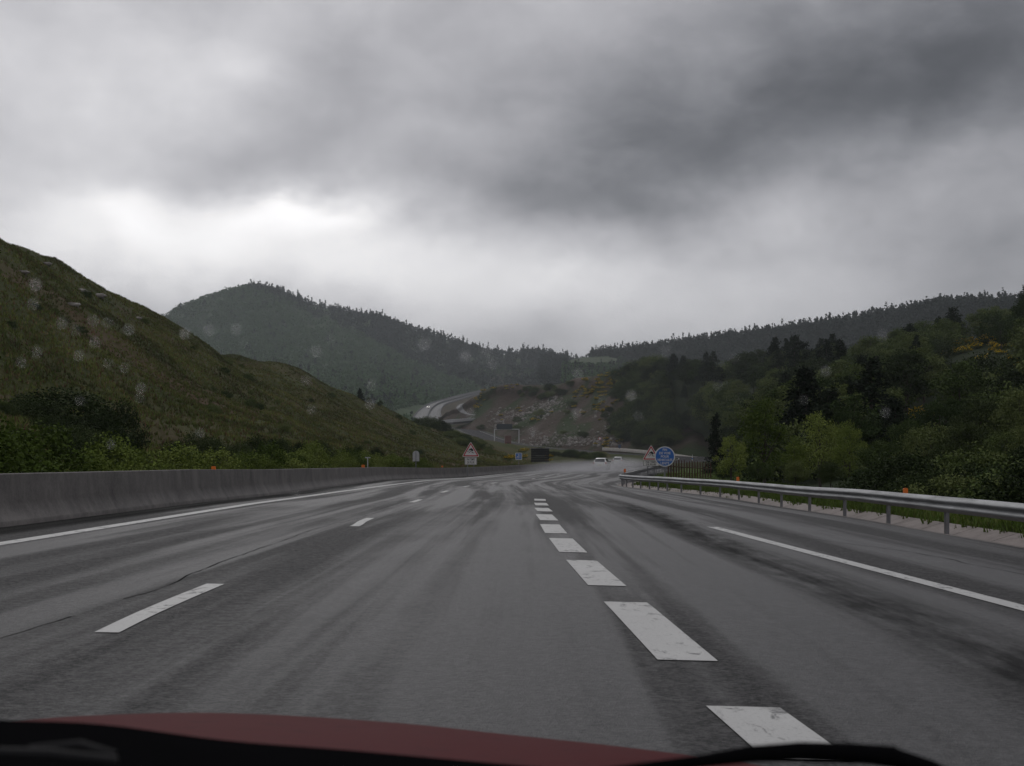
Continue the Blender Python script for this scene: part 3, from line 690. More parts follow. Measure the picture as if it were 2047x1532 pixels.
while Y < 40:
    for off in (3.4, 5.0):
        i_r = int(np.argmin(np.abs(rpn[:,1]-Y))); x = 8.6+off+random.uniform(-.4,.4)+max(0,(Y-60)*.12)
        s_ = random.uniform(.4,.7); plant(random.choice(sd_+sm_), x, Y+random.uniform(-.5,.5), s_*(1.0 if off < 3 else 1.4), s_*(.75 if off < 3 else 1.2), label='dark scrub bush growing along the foot of the thicket behind the guardrail', cat='bush', group='scrub bushes along the guardrail')
    Y += 1.5*(1+Y/60)
# hillside wood on the right
Gw = TERR['wooded_hill']
def scatter(G, n, s0, s1, t0, t1, mind, seed, dens=None):
    rg = np.random.default_rng(seed); out = []
    tries = 0
    while len(out) < n and tries < n*60:
        tries += 1; s = rg.uniform(s0, s1); t = rg.uniform(t0, t1); p = gsample(G, np.array([s]), np.array([t]))[0]
        if p[1] < 74: continue
        u = CX+p[0]/p[1]*F; v = HV-(p[2]-H)/p[1]*F
        if u < 700 or u > 2120: continue
        md = mind*(.6+p[1]/300)
        if dens and rg.random() > dens(u, v, p[1]): continue
        if any((p[0]-q[0])**2+(p[1]-q[1])**2 < md*md for q in out): continue
        out.append((p[0], p[1], p[2], u, v))
    return out
GP = [(1885,712),(1905,700),(1925,690),(1975,682),(1990,690),(1960,676),(1985,700),(2010,695),(1965,718),(2035,720),(2040,735),(1455,742),(1475,746),(1440,745),(1815,835),(1832,825),(1852,832),(1803,840),(2030,740),(1940,671),(1480,905),(1470,914),(1930,702),(1950,694),(1998,705),(1915,706),(1945,685)]
def clear_of_gorse(x, y, z, ht):
    u = CX+x/y*F; v = HV-(z-H)/y*F; k_ = F/y
    return not any(abs(gu-u) < 1.5*k_+3 and v-ht*k_ < gv and gv < v-1.0*k_ for gu, gv in GP)
pts = [q for q in scatter(Gw, 330, .1, 1, .10, .80, 3.6, 5) if clear_of_gorse(q[0], q[1], q[2], 6.0)]
print('hillside trees', len(pts))
for (x, y, z, u, v) in pts:
    r_ = random.random(); D = y
    if v < 790 and u < 1680: pr = random.choice(cf+pn+bd+bd); lab, cat, gp_ = 'dark tree in the row along the crest of the middle hillside wood', 'tree', 'dark trees along the wooded crest'; hs = random.uniform(1.0,1.45)
    elif r_ < .62: pr = random.choice(bl); lab, cat, gp_ = 'green broadleaf tree in the dense wood covering the right hillside', 'tree', 'broadleaf trees of the right hillside wood'; hs = random.uniform(.75,1.2)
    elif r_ < .80: pr = random.choice(bd); lab, cat, gp_ = 'dark broadleaf tree in the dense wood covering the right hillside', 'tree', 'dark broadleaf trees of the right hillside wood'; hs = random.uniform(.7,1.2)
    else: pr = random.choice(cf+pn); lab, cat, gp_ = 'dark conifer among the broadleaf trees of the right hillside wood', 'tree', 'conifers of the right hillside wood'; hs = random.uniform(.6,1.0)
    if D < 90: hs *= .7
    plant(pr, x, y, hs*(1.25 if D > 200 else 1.0), hs, z, label=lab, cat=cat, group=gp_, sink=.5)
# understory of the hillside
for (x, y, z, u, v) in scatter(Gw, 150, .1, 1, .02, .85, 3.6, 6):
    if not clear_of_gorse(x, y, z, 2.5): continue
    pr = random.choice(sm_+sm_+sd_); s_ = random.uniform(1.0,1.8)*(1+y/400)
    plant(pr, x, y, s_, s_*.95, z, label='low rounded bush between the trees of the right hillside wood', cat='bush', group='bushes of the right hillside wood', sink=.2)
# gorse in bloom on the right hill
for u, v in GP:
    p = eye_hit(u, v+3)
    if p is None: continue
    s_ = (.14+p.y*.0019)*random.uniform(.7,1.3)
    plant(random.choice(gr_), p.x, p.y, s_*1.2, s_, p.z, label='yellow flowering gorse bush among the green trees of the right hillside', cat='bush', group='gorse bushes on the right hillside')
# gorse on the rock slope
Gr = TERR['rock_slope']
gor = [(random.gauss(0,1), random.gauss(0,1)) for _ in range(90)]
spots = []
for i in range(95):
    a = random.random(); u = 1160+a*115+random.gauss(0,14); v = 792-a*52+random.gauss(0,9); spots.append((u, v))
for i in range(16): spots.append((1205+random.gauss(0,22), 800+abs(random.gauss(0,20))))
for i in range(14): spots.append((952+random.gauss(0,5)+i*.8, 815-i*2.2+random.gauss(0,3)))
for i in range(9): spots.append((985+i*6+random.gauss(0,4), 774+random.gauss(0,4)))
for i in range(10): spots.append((1215+random.gauss(0,14), 885+random.gauss(0,6)))
for i in range(9): spots.append((1000+random.gauss(60,40), 832+random.gauss(0,9)))
for u, v in spots:
    p = eye_hit(u, v)
    if p is None or p.y < 300 or p.y > 800: continue
    s_ = random.uniform(.35,.8); plant(random.choice(gr_), p.x, p.y, s_*1.15, s_*.9, p.z, label='yellow flowering gorse bush on the rocky slope beyond the bend', cat='bush', group='gorse bushes on the rocky slope')
# green scrub on the rock slope, thick to its right
n = 0
for i in range(900):
    a = random.random(); u = random.uniform(950,1345); v = random.uniform(738,894)
    edge_u = np.interp(v, [738,760,790,820,850,894], [1255,1245,1235,1232,1225,1232])
    top = (np.interp(u, [950,1040,1100,1170], [790,775,778,760]) < v < np.interp(u, [950,1040,1100,1170], [796,800,805,785]) and 1040 < u < 1150)
    if 1000 < u < 1050 and v > 862: continue
    if not (u > edge_u+random.gauss(0,12) or top or random.random() < .035): continue
    p = eye_hit(u, v)
    if p is None or p.y < 300 or p.y > 800: continue
    s_ = random.uniform(.9,1.9)*(1.5 if u > 1240 else .8); n += 1
    plant(random.choice(sm_+sm_+sd_), p.x, p.y, s_*1.2, s_, p.z, label='green scrub bush on the slope above the far bend', cat='bush', group='scrub bushes above the far bend')
    if n >= 165: break
print('scrub', n)
# left side shrubs
Gl0 = TERR['grass_hill']
bc = catmull(BARR, 8)
def barx(y): return float(np.interp(y, bc[:,1], bc[:,0]))
Y = 15.5; i = 0
SH = []
while Y < 104:
    SH.append((Y, random.choice([.7,.95,1.15,1.2,.55,1.05])*random.uniform(.9,1.1))); Y += random.uniform(.95,1.75)*(1+Y/70); i += 1
for Y, s_ in SH:
    if 24.2 < Y < 25.2 or 30.8 < Y < 31.6: continue
    hfac = np.interp(Y, [15,25,35,60,104], [.86,.84,.80,.85,.70])
    x = barx(Y)-1.55-random.uniform(0,.6)
    plant(random.choice(sh), x, Y, max(.8, s_)*.95, (.35+.65*s_)*hfac*1.08, label='bright green shrub in the row behind the median barrier', cat='shrub', group='green shrubs behind the median barrier')
for u, vt, D, w_ in ((60,790,44,1.5),(130,772,47,1.5),(185,815,42,1.2),(10,810,40,1.4),(95,825,38,1.2),(160,845,37,1.1),(30,850,34,1.1),(215,850,38,.9),(-40,800,42,1.5),(240,800,46,.6),(240,880,36,.6),(390,862,48,.9),(430,872,50,.8),(350,878,46,.7),(520,868,58,.9),(560,872,62,.9),(600,880,66,.8),(635,878,70,.8),(480,880,56,.7),(690,890,82,.7),(717,888,84,.8),(750,892,90,.6),(85,860,36,1.0),(150,862,34,.9)):
    plant_px(sd_[random.random() < .5], u, vt, D, 2.4, w_, label='dark bush behind the green shrubs at the foot of the grass hill', cat='bush', group='dark bushes at the foot of the grass hill')
for u, vt, D in ((720,775,262),(738,795,255),(760,808,250)):
    plant_px(pn[0] if u < 730 else bd[0], u, vt, D, 9 if u < 730 else 7, 1.0 if u < 730 else 1.2, label={720:'lone dark pine standing on the crest of the grass hill',738:'round dark tree right of the lone crest pine',760:'low dark tree lowest on the crest beside the pine'}[u], cat='tree')
plant_px(cf[0], 418, 686, 196, 9, 1.1, label='small dark conifer in the notch of the grass hill skyline', cat='tree')
for j, (u, vt, D) in enumerate(((835,835,318),(850,832,322),(866,834,325),(880,838,330),(843,844,316),(872,846,320),(893,848,330))):
    plant_px(sd_[j % 2], u, vt, D, 2.4, .95, label='dark bush in the clump hiding the foot of the distant motorway', cat='bush', group='dark bushes below the distant motorway')
for j in range(26):
    u = random.uniform(885,985); v = np.interp(u, [885,985], [862,902])+random.uniform(0,14); p = eye_hit(u, v)
    if p: s_ = random.uniform(.5,.9)*(p.y/330); plant(random.choice(sm_), p.x, p.y, s_*1.3, s_, p.z, label='mid green bush on the slope behind the slippery road sign', cat='bush', group='bushes behind the slippery road sign')
for j in range(26):
    u = random.uniform(1075,1200); v = np.interp(u, [1075,1200], [903,914])+random.uniform(0,8); p = eye_hit(u, v)
    if p and p.y < 430: s_ = random.uniform(.4,.8); plant(random.choice(sm_+sd_), p.x, p.y, s_*1.5, s_, p.z, label='low bush on the island inside the far bend', cat='bush', group='low bushes inside the far bend')
for u, v in ((1015,918),(1022,915),(1045,904),(1050,902),(1098,915),(1095,922),(1030,916),(1048,915)):
    p = eye_hit(u, v)
    if p: s_ = .006*p.y*.30; plant(random.choice(gr_), p.x, p.y, s_, s_*.8, p.z, label='small yellow gorse bush near the little blue sign', cat='bush', group='gorse bushes near the little blue sign')
for i in range(50):
    a_ = random.uniform(.08,.7); t_ = random.uniform(.12,.60); p = gsample(Gl0, np.array([a_]), np.array([t_]))[0]
    if p[1] < 30: continue
    s_ = random.uniform(.14,.34)*(.8+p[1]/250); plant(random.choice(sm_), p[0], p[1], s_, s_*.95, p[2], label='low scrub clump scattered on the grass of the left hill', cat='bush', group='scrub clumps on the grass hill', sink=.35*s_)
# grass tufts: uncountable
def tufts(name, pts, h, mats, seed, blades=5, wd=.035):
    rg = np.random.default_rng(seed); n = len(pts); P0 = np.repeat(pts, blades, 0)+np.concatenate([rg.normal(size=(n*blades,2))*h*.35, np.zeros((n*blades,1))], 1)
    ln = h*rg.uniform(.5,1.3,(n*blades,1)); dr = rg.normal(size=(n*blades,2))*.38*ln; tip = P0+np.concatenate([dr, ln], 1); th = rg.uniform(0,6.28,n*blades); sd = np.stack([np.cos(th),np.sin(th),np.zeros_like(th)],1)*wd
    P0[:,2] -= .04; V = np.stack([P0-sd, P0+sd, tip], 1).reshape(-1,3); o = mesh_np(name, V, np.arange(len(V)).reshape(-1,3), mats, mi=rg.integers(0, len(mats), len(V)//3)); return o
mB1 = leaf_mat('green_blades', (.055,.070,.024), (.098,.122,.034), (.155,.178,.052), 0, 1.6); mB2 = leaf_mat('dry_blades', (.08,.065,.035), (.14,.11,.055), (.20,.155,.08), 0, 1.4); mB3 = leaf_mat('rusty_stems', (.06,.035,.024), (.10,.055,.036), (.16,.085,.055), 0, 1.4); mB4 = leaf_mat('fresh_blades', (.06,.10,.015), (.10,.15,.03))
Gl = TERR['grass_hill']; N = 120000; s_ = rng.uniform(.05,.78,N); t_ = rng.uniform(0,.80,N); pp = gsample(Gl, s_, t_)
uu = CX+pp[:,0]/np.maximum(pp[:,1],1)*F; pp = pp[(pp[:,1] > 12) & (uu > -80) & (uu < 1150)]
keep = fbm(pp[:,0]*.09, pp[:,1]*.09, 41, 3)
tag(tufts('grass', pp[(keep+rng.normal(size=len(pp))*.25) > -.35], .19, [mB1, mB1, mB2, mB1, mB3, mB1, mB1], 3, 5, .05), 'rough mixed grass covering the left hill', 'grass', kind='stuff')
V_ = np.array([v.co[:] for v in bpy.data.objects['verge'].data.vertices]); 
i_ = rng.integers(0, len(V_)-6, 9000); f_ = rng.random((9000,1)); pv = V_[i_]*(1-f_)+V_[np.minimum(i_+1,len(V_)-1)]*f_+rng.normal(size=(9000,3))*np.array([.12,.4,0]); pv = pv[(np.abs(V_[i_][:,0]-V_[np.minimum(i_+1,len(V_)-1)][:,0]) < 2) & (pv[:,1] > 10)]
Gs = TERR['grass_spit']; ps = gsample(Gs, rng.uniform(0,.8,9000), rng.uniform(0,1,9000))
tag(tufts('verge_grass', np.concatenate([pv, ps]), .15, [mB4, mB4, mB1], 4, 5, .025), 'short green grass growing behind the guardrail', 'grass', kind='stuff')
# boulders on the left hill
mSt = concrete('pale_stone', (.10,.088,.078), (.34,.315,.29))
def rock_v(rg, r, fl=.6):
    V = []; 
    for th in (0,): pass
    base_ = []
    for lat in (-50, 0, 45): 
        for k in range(6): a = R(60*k+lat*.6); base_.append((math.cos(R(lat))*math.cos(a), math.cos(R(lat))*math.sin(a), math.sin(R(lat))))
    base_.append((0,0,-1)); base_.append((0,0,1)); B_ = np.array(base_)*rg.uniform(.7,1.15,(20,1))*r; B_[:,2] *= fl
    fs = []
    for l in range(2):
        for k in range(6): a, b_, c, d = l*6+k, l*6+(k+1)%6, (l+1)*6+(k+1)%6, (l+1)*6+k; fs += [(a,b_,c),(a,c,d)]
    for k in range(6): fs += [(18,(k+1)%6,k), (19,12+k,12+(k+1)%6)]
    return B_, fs
rgk = np.random.default_rng(9)
for u, v, r_, lab in ((163,583,.55,'long pale boulder highest on the left hillside'),(195,592,.65,'pale boulder near the skyline of the left hill'),(145,610,.5,'pale boulder lower left of the hillside group'),(45,545,.4,'small pale boulder near the left edge of the photo'),(92,528,.4,'small pale boulder just below the left skyline'),(275,637,.35,'pale boulder at the lower end of the left skyline')):
    p = eye_hit(u, v)
    if p is None: continue
    B_, fs = rock_v(rgk, r_*1.15, .45); o = mesh_np('boulder', B_, fs, mSt); o.location = p; o.scale = (1.5,1,1); tag(o, lab, 'boulder')
# scree of pale rocks, uncountable
V = []; Fc = []
cnt = 0
for i in range(2900):
    q = random.random()
    if q < .42: a = random.random(); u = 985+a*150+random.gauss(0,10); v = 842-a*34+random.gauss(0,9)
    elif q < .80: u = random.uniform(1060,1245); v = 892-abs(random.gauss(0,14))
    elif q < .86: a = random.random(); u = 1080+a*35; v = 816-a*22+random.gauss(0,2)
    elif q < .90: a = random.random(); u = 1085+a*22; v = 838-a*18+random.gauss(0,1)
    else: u = random.uniform(1000,1240); v = random.uniform(815,892)
    if random.random() > .36+.4*vnoise(np.array(u*.09), np.array(v*.12), 3)*1.6: continue
    p = eye_hit(u, v)
    if p is None or p.y < 420 or p.y > 760: continue
    B_, fs = rock_v(rgk, .15+random.random()**5*1.0, random.uniform(.5,.9)); b0 = len(V); V += [tuple(x) for x in (B_+np.array(p))]; Fc += [tuple(j+b0 for j in f) for f in fs]; cnt += 1
print('rocks', cnt)
tag(mesh_np('scree', V, Fc, mSt), 'scattered pale broken rocks covering the lower part of the cut slope', 'rocks', kind='stuff')
# far-off woods: masses of small trees
def far_wood(name, P_, hgt, rad, mats, seed, leaf, n=26, conif=.3, label='', cat='forest'):
    rg = np.random.default_rng(seed); m = len(P_); H_ = hgt*rg.uniform(.45,1.2,m)*(1+.25*(rg.random(m) < .06)); Rr = rad*rg.uniform(.7,1.3,m); con = rg.random(m) < conif
    f = rg.random((m,n)); th = rg.uniform(0,6.28,(m,n))
    prof_c = (1-f)**.8; prof_b = np.sqrt(np.clip(1-(2*f-.9)**2*.85, .05, 1)); pr = np.where(con[:,None], prof_c*.62, prof_b)
    rr_ = pr*Rr[:,None]*np.sqrt(rg.random((m,n))); hz = np.where(con[:,None], 1.25, .85)*H_[:,None]
    C = np.stack([P_[:,0,None]+np.cos(th)*rr_, P_[:,1,None]+np.sin(th)*rr_, P_[:,2,None]+f*hz*.98+.2], -1).reshape(-1,3)
    V, Q_ = quads(C, leaf, r=rg); o = mesh_np(name, V, Q_, mats, mi=np.repeat(np.where(con, 1, 0), n)); tag(o, label, cat, kind='stuff'); return o
def samp(G, n, t0, t1, cond, seed, s0=0, s1=1):
    rg = np.random.default_rng(seed); p = gsample(G, rg.uniform(s0,s1,n), rg.uniform(t0,t1,n)); u = CX+p[:,0]/p[:,1]*F; v = HV-(p[:,2]-H)/p[:,1]*F; return p[cond(u, v, p) & (u > -60) & (u < 2110)]
Gf = TERR['far_hill']; Grd = TERR['far_ridge']; Gb = TERR['bare_hill']
bound = lambda u: np.interp(u, [300,495,575,760,860,960,1060,1130], [500,572,604,690,740,775,775,790])      # conifers above this line
def roadgap(u, p):
    pl_ = (fl+fr)/2; d = np.min(np.hypot(p[:,0,None]-pl_[None,:,0], p[:,1,None]-pl_[None,:,1]), axis=1); near = (p[:,1] < 1750) & (u > 812) & (u < 965) & (np.abs(p[:,1]) < 1000)
    return (d > 30) & ~((u > 826) & (p[:,1] < 900))
far_wood('forest', samp(Gf, 22000, .05, .92, lambda u,v,p: (v > bound(u)) & (u < 960) & roadgap(u,p), 51), 9, 7, [mFarL, mFarN], 52, 3.1, 26, .04, 'green broadleaf forest covering the far rounded hill')
far_wood('conifer_forest', samp(Gf, 14000, .3, .9, lambda u,v,p: (v <= bound(u)+6) & (u > 495), 53), 11, 6, [mFarN, mFarN], 54, 3.2, 30, .6, 'dark conifer forest along the ridge right of the far hilltop')
rgq = samp(Gf, 2500, .10, .60, lambda u,v,p: (u > 700) & (u < 965) & (p[:,1] > 1400), 55)
far_wood('ridge_forest', samp(Grd, 16000, .2, .84, lambda u,v,p: (u > 1072) & ~((u > 1135) & (u < 1222) & (v > 714)), 57), 9, 5.5, [mFarN, mFarN], 58, 2.4, 26, .55, 'dark bluish forest on the long ridge at the right skyline')
far_wood('plantation', samp(Gb, 900, .4, .8, lambda u,v,p: (u > 1075) & (u < 1200), 60), 9, 4, [mFarN, mFarN], 61, 2.2, 24, .8, 'small dark conifer plantation below the bare brown slope')
far_wood('conifer_belt', np.concatenate([samp(Gb, 2600, .3, .9, lambda u,v,p: (u < 934+8*np.sin(p[:,1]*.05)) & (v < 792), 71), samp(Gb, 500, .55, .72, lambda u,v,p: (u < 1200), 72)]), 8, 4, [mFarL, mFarN], 73, 2.2, 24, .5, 'dark trees bordering the left and upper edge of the bare brown slope')
far_wood('slope_scrub', samp(Gb, 1500, .1, .7, lambda u,v,p: u < 1200, 74), 1.6, 2.2, [mFarL, mFarN], 75, 1.3, 10, .0, 'low scattered scrub on the bare brown slope')
Gp = TERR['pasture']
far_wood('pasture_hedges', np.concatenate([samp(Gp, 900, .0, .42, lambda u,v,p: u > 0, 81), samp(Gp, 160, .4, .8, lambda u,v,p: u > 0, 82, 0, .10), samp(Gp, 160, .4, .8, lambda u,v,p: u > 0, 83, .88, 1)]), 4.5, 3.2, [mFarL, mFarN], 84, 1.8, 22, .25, 'mixed trees fringing the pale pasture below the skyline dip')
# dark knoll of trees on the skyline saddle
kp = np.array([P(u, 716, 1950) for u in np.random.default_rng(3).uniform(1042,1104,160)]); kp[:,1] += np.random.default_rng(4).uniform(-40,40,160)
far_wood('skyline_copse', kp, 15, 6, [mFarN, mFarN], 63, 3, 34, .2, 'dense dark copse on the saddle of the far skyline')
far_wood('far_slope_scrub', samp(Gf, 5200, .02, .5, lambda u,v,p: (u > 700) & (u < 1000) & roadgap(u+0,p) , 65), 7, 5, [mFarL, mFarN], 66, 2.4, 20, .3, 'mixed green scrub above the distant motorway')

# ---------------------------------------------------------------- metals and paints
def simple(name, c, rough=.5, metal=0, spec=.4, nz=.15):
    m, nt, b = new_mat(name); g = nt.add('ShaderNodeTexCoord').outputs['Object']; n = nt.noise(g, 7, 4, .6)
    c0 = tuple(x*(1-nz) for x in c); c1 = tuple(min(1,x*(1+nz)) for x in c)
    nt.l.new(nt.mix(nt.mr(n,.3,.7), c0, c1), b.inputs['Base Color']); b.inputs['Roughness'].default_value = rough; b.inputs['Metallic'].default_value = metal; b.inputs['Specular IOR Level'].default_value = spec; return m
mZinc, nt, b = new_mat('galvanised_steel'); g = nt.add('ShaderNodeTexCoord').outputs['Object']
n1 = nt.noise(nt.mapping(g, scale=(1,.25,3)), 3, 5, .65); n2 = nt.noise(g, 30, 3, .6)
nt.l.new(nt.mix(nt.mr(n1,.35,.65), (.22,.225,.23), (.38,.39,.40)), b.inputs['Base Color']); b.inputs['Metallic'].default_value = .55; nt.l.new(nt.mr(n2,.3,.7,.50,.72), b.inputs['Roughness'])
mPost = simple('post_steel', (.19,.19,.20), .55, .4)
mWhite = simple('sign_white', (.62,.61,.60), .4, 0, .4, .05); mRed = simple('sign_red', (.42,.02,.03), .4, 0, .4, .08); mBlk = simple('sign_black', (.012,.012,.012), .5); mBlue = simple('sign_blue', (.018,.12,.42), .4, 0, .4, .08)
mOr = simple('orange_reflector', (.75,.17,.02), .4); mGrey = simple('grey_sign_back', (.42,.42,.43), .6, .0); mBoard = simple('dark_board', (.018,.018,.02), .6, 0, .2, .3); mVms = simple('display_panel', (.020,.028,.034), .5)
mWoodF = simple('weathered_timber', (.075,.042,.030), .85, 0, .1, .4)
mCar = simple('white_car_paint', (.72,.72,.71), .25, 0, .5, .02); mGlass = simple('car_glass', (.015,.02,.022), .08, 0, .6); mTyre = simple('rubber', (.015,.015,.015), .8); mTail = simple('tail_light', (.35,.02,.015), .3); mPlate = simple('number_plate', (.55,.50,.22), .5); mRim = simple('wheel_rim', (.3,.3,.31), .4, .7)
mLamp, nt, b = new_mat('lit_headlight'); b.inputs['Emission Color'].default_value = (1,.98,.9,1); b.inputs['Emission Strength'].default_value = 9
mBlackP = simple('black_plastic', (.005,.005,.0055), 1, 0, .0, .1)
mRedP, nt, b = new_mat('red_car_paint'); b.inputs['Base Color'].default_value = (.16,.012,.016,1); b.inputs['Roughness'].default_value = .5; b.inputs['Specular IOR Level'].default_value = .03; b.inputs['Coat Weight'].default_value = .0
g = nt.add('ShaderNodeTexCoord').outputs['Object']; nt.l.new(nt.mix(nt.mr(nt.noise(g, 22, 5, .7), .55, .7), (.075,.008,.010), (.05,.005,.007)), b.inputs['Base Color']); bump(nt, b, nt.noise(g, 90, 2), .08, .004)

# ---------------------------------------------------------------- guardrail
gr = empty('guardrail', (8.0, 0, 0)); tag(gr, 'galvanised steel guardrail on posts curving along the right edge of the road', 'guardrail')
def zrail(x, y): return float(zroad(x, y))-.04
WB = [(-.02,.40),(.0,.42),(.035,.45),(.075,.475),(.085,.50),(.075,.525),(.03,.56),(.02,.575),(.03,.59),(.075,.625),(.085,.65),(.075,.675),(.035,.70),(0,.735),(-.02,.745)]
WB = [(o_, .745-(.745-h_)*.88) for o_, h_ in WB]
WB = [(o_+.10, h_) for o_, h_ in WB]; WBc = WB+[(WB[-1][0]-.02, .742)]+[(o_-.022, h_) for o_, h_ in WB[::-1]]
rp2, _ = resample(catmull(RAIL, 10), .5)
bm_ = profile_strip(rp2, WBc, lambda x, y: zrail(x, y)+.022*float(fbm(np.array(y*.16), np.array(x*.16), 77, 3)), 'beam', mZinc, smooth=False); bm_.location = (-8,0,0); bm_.parent = gr
pq, _ = resample(catmull(RAIL, 10), 4.0); i0 = 0
fine_, _ = resample(catmull(RAIL, 10), 1.0)
postp = [p for p in pq if 2 < p[1] < 60] + [p for p in resample(fine_[fine_[:,1] > 62], 2.0)[0] if p[1] < 160]
m = MB(); 
for a, c in (((0,-.05),(.012,.10)),): pass
m.box((0,0,.28),(.012,.11,.90)); m.box((.03,.052,.28),(.06,.008,.90)); m.box((.03,-.052,.28),(.06,.008,.90)); m.box((.055,.045,.28),(.01,.02,.90)); m.box((.055,-.045,.28),(.01,.02,.90)); m.box((-.04,0,.57),(.08,.09,.14))
post0 = m.build('post', mPost, gr); first = True
for i, p in enumerate(postp[:98]):
    o = post0 if first else post0.copy()
    if not first: COL.objects.link(o)
    first = False; o.parent = gr
    j = np.argmin(np.hypot(fine_[:,0]-p[0], fine_[:,1]-p[1])); t = fine_[min(j+1,len(fine_)-1)]-fine_[max(j-1,0)]; a = math.atan2(t[1], t[0])-math.pi/2
    o.location = (p[0]-8, p[1], zrail(p[0], p[1])); o.rotation_euler = (0,0,a)
def reflector(u, v, D, lab, h=.16, w_=.10, rot=0):
    x, y, z = P(u, v, D); root = empty('reflector', (x, y, z-h)); m = MB()
    m.prism([(-w_/2,0),(w_/2,0),(w_/2,h*1.4),(w_/2-.02,h*1.55),(-w_/2+.02,h*1.55),(-w_/2,h*1.4)], -.02, .02)
    m.build('plate', mOr, root); m = MB(); m.box((0,.03,-.03),(.05,.03,.18)); m.build('bracket', mPost, root); tag(root, lab, 'reflector')
reflector(1810, 981, 27.2, 'orange reflector on the rail in front of the darkest trees', .10, .10)
reflector(1475, 957, 49.0, 'orange reflector on the rail right of the round blue sign', .12, .11)
reflector(1249, 940, 86, 'tiny orange reflector at the tip of the rail bend', .16, .15)
reflector(427, 936.5, 32.0, 'orange reflector on the concrete barrier nearest the camera', .10, .11)
reflector(726, 932, 67, 'orange reflector on the concrete barrier beside the thin tee shaped post', .12, .17)
reflector(884, 932.5, 97, 'tiny yellowish reflector on the concrete barrier near the slippery road sign', .07, .14)

# ---------------------------------------------------------------- signs
def text(body, size, mat, parent, loc, name='lettering', wfac=1.0, bold=.0):
    cu = bpy.data.curves.new(name, 'FONT'); cu.body = body; cu.size = size; cu.align_x = 'CENTER'; cu.align_y = 'CENTER'; cu.extrude = .004; cu.offset = bold; cu.resolution_u = 3
    o = bpy.data.objects.new(name, cu); COL.objects.link(o); dg = bpy.context.evaluated_depsgraph_get(); me = bpy.data.meshes.new_from_object(o.evaluated_get(dg)); bpy.data.objects.remove(o); me.name = name
    o = link(name, me, mat, parent); o.location = loc; o.rotation_euler = (R(90),0,0); o.scale = (wfac,1,1); return o
def rtri(s, r, n=5):
    """rounded equilateral triangle outline, side s, base at z=0"""
    h = s*math.sqrt(3)/2; pts = []
    for (cx, cz, a0) in ((s/2-r*1.732, r, -90), (0, h-2*r, 30), (-s/2+r*1.732, r, 150)):
        for k in range(n): a = R(a0+120*k/(n-1)); pts.append((cx+r*math.cos(a), cz+r*math.sin(a)))
    return pts
def rrect(w_, h_, r, cz=0, n=4):
    pts = []
    for sx, sz, a0 in ((1,-1,-90),(1,1,0),(-1,1,90),(-1,-1,180)):
        for k in range(n): a = R(a0+90*k/(n-1)); pts.append((sx*(w_/2-r)+r*math.cos(a), cz+sz*(h_/2-r)+r*math.sin(a)))
    return pts
def slippery(u, vbase, D, side, lab, panel_w, panel_h, postlen, txt=('PAR TEMPS','DE PLUIE')):
    x, y, z = P(u, vbase, D); zg = z-postlen; root = empty('warning_sign', (x, y, zg)); Z0 = postlen
    m = MB(); m.prism([(a, b_+Z0) for a, b_ in rtri(side, side*.05)], 0, .03, 0); tri = m.build('triangle', [mWhite], root)
    s2 = side*.91; off = (side-s2)*.30; out = [(a, b_+Z0+off) for a, b_ in rtri(s2, side*.04)]; s3 = side*.70; off3 = off+(s2-s3)*.29; inn = [(a, b_+Z0+off3) for a, b_ in rtri(s3, side*.015)]
    m = MB(); n = len(out); V = [(a, -.006, b_) for a, b_ in out]+[(a, -.006, b_) for a, b_ in inn]+[(a, .004, b_) for a, b_ in out]+[(a, .004, b_) for a, b_ in inn]
    m.add(V, [(i, (i+1)%n, n+(i+1)%n, n+i) for i in range(n)]+[(i, 2*n+i, 2*n+(i+1)%n, (i+1)%n) for i in range(n)]+[(n+i, n+(i+1)%n, 3*n+(i+1)%n, 3*n+i) for i in range(n)]); m.build('red_border', mRed, root)
    m = MB(); k = side*.30; cz = Z0+side*.34     # skidding car pictogram
    def sh_(pts, y=-.012): m.prism([(a*k, cz+b_*k) for a, b_ in pts], y, -.003)
    sh_([(-.38,.10),(-.30,.30),(-.05,.42),(.10,.52),(.28,.40),(.48,.22),(.50,.02),(.30,-.06),(.24,-.16),(.12,-.14),(.14,.02),(-.14,.16),(-.16,.06),(-.28,.06)])
    sh_([(-.50,-.02),(-.36,.02),(-.44,-.14),(-.62,-.28),(-.66,-.20)]); sh_([(-.10,-.04),(.02,.0),(-.02,-.16),(-.26,-.38),(-.40,-.46),(-.36,-.34),(-.14,-.18)]); sh_([(.10,-.30),(.30,-.24),(.48,-.36),(.70,-.34),(.60,-.46),(.34,-.42)])
    m.build('pictogram', mBlk, root)
    m = MB(); m.prism([(a, b_) for a, b_ in rrect(panel_w, panel_h, .04, Z0-panel_h/2-.04)], 0, .03); pan = m.build('panel', mWhite, root)
    m = MB(); o1 = rrect(panel_w*.96, panel_h*.93, .035, Z0-panel_h/2-.04); o2 = rrect(panel_w*.92, panel_h*.86, .03, Z0-panel_h/2-.04); n = len(o1)
    m.add([(a,-.003,b_) for a, b_ in o1]+[(a,-.003,b_) for a, b_ in o2], [(i,(i+1)%n,n+(i+1)%n,n+i) for i in range(n)]); m.build('panel_outline', mBlk, pan, fixn=False)
    for i, tx in enumerate(txt): text(tx, panel_h*.42, mBlk, pan, (0,-.004,Z0-.04-panel_h*(.30+.40*i)), wfac=panel_w/(panel_h*.42*len(tx)*.80)*.98, bold=.004)
    m = MB()
    for dx in (-side*.18, side*.18): m.box((dx, .07, Z0*.5+side*.15-.3), (.07,.07, Z0+side*.3+.6))
    m.build('post', mPost, root); tag(root, lab, 'road sign'); return root
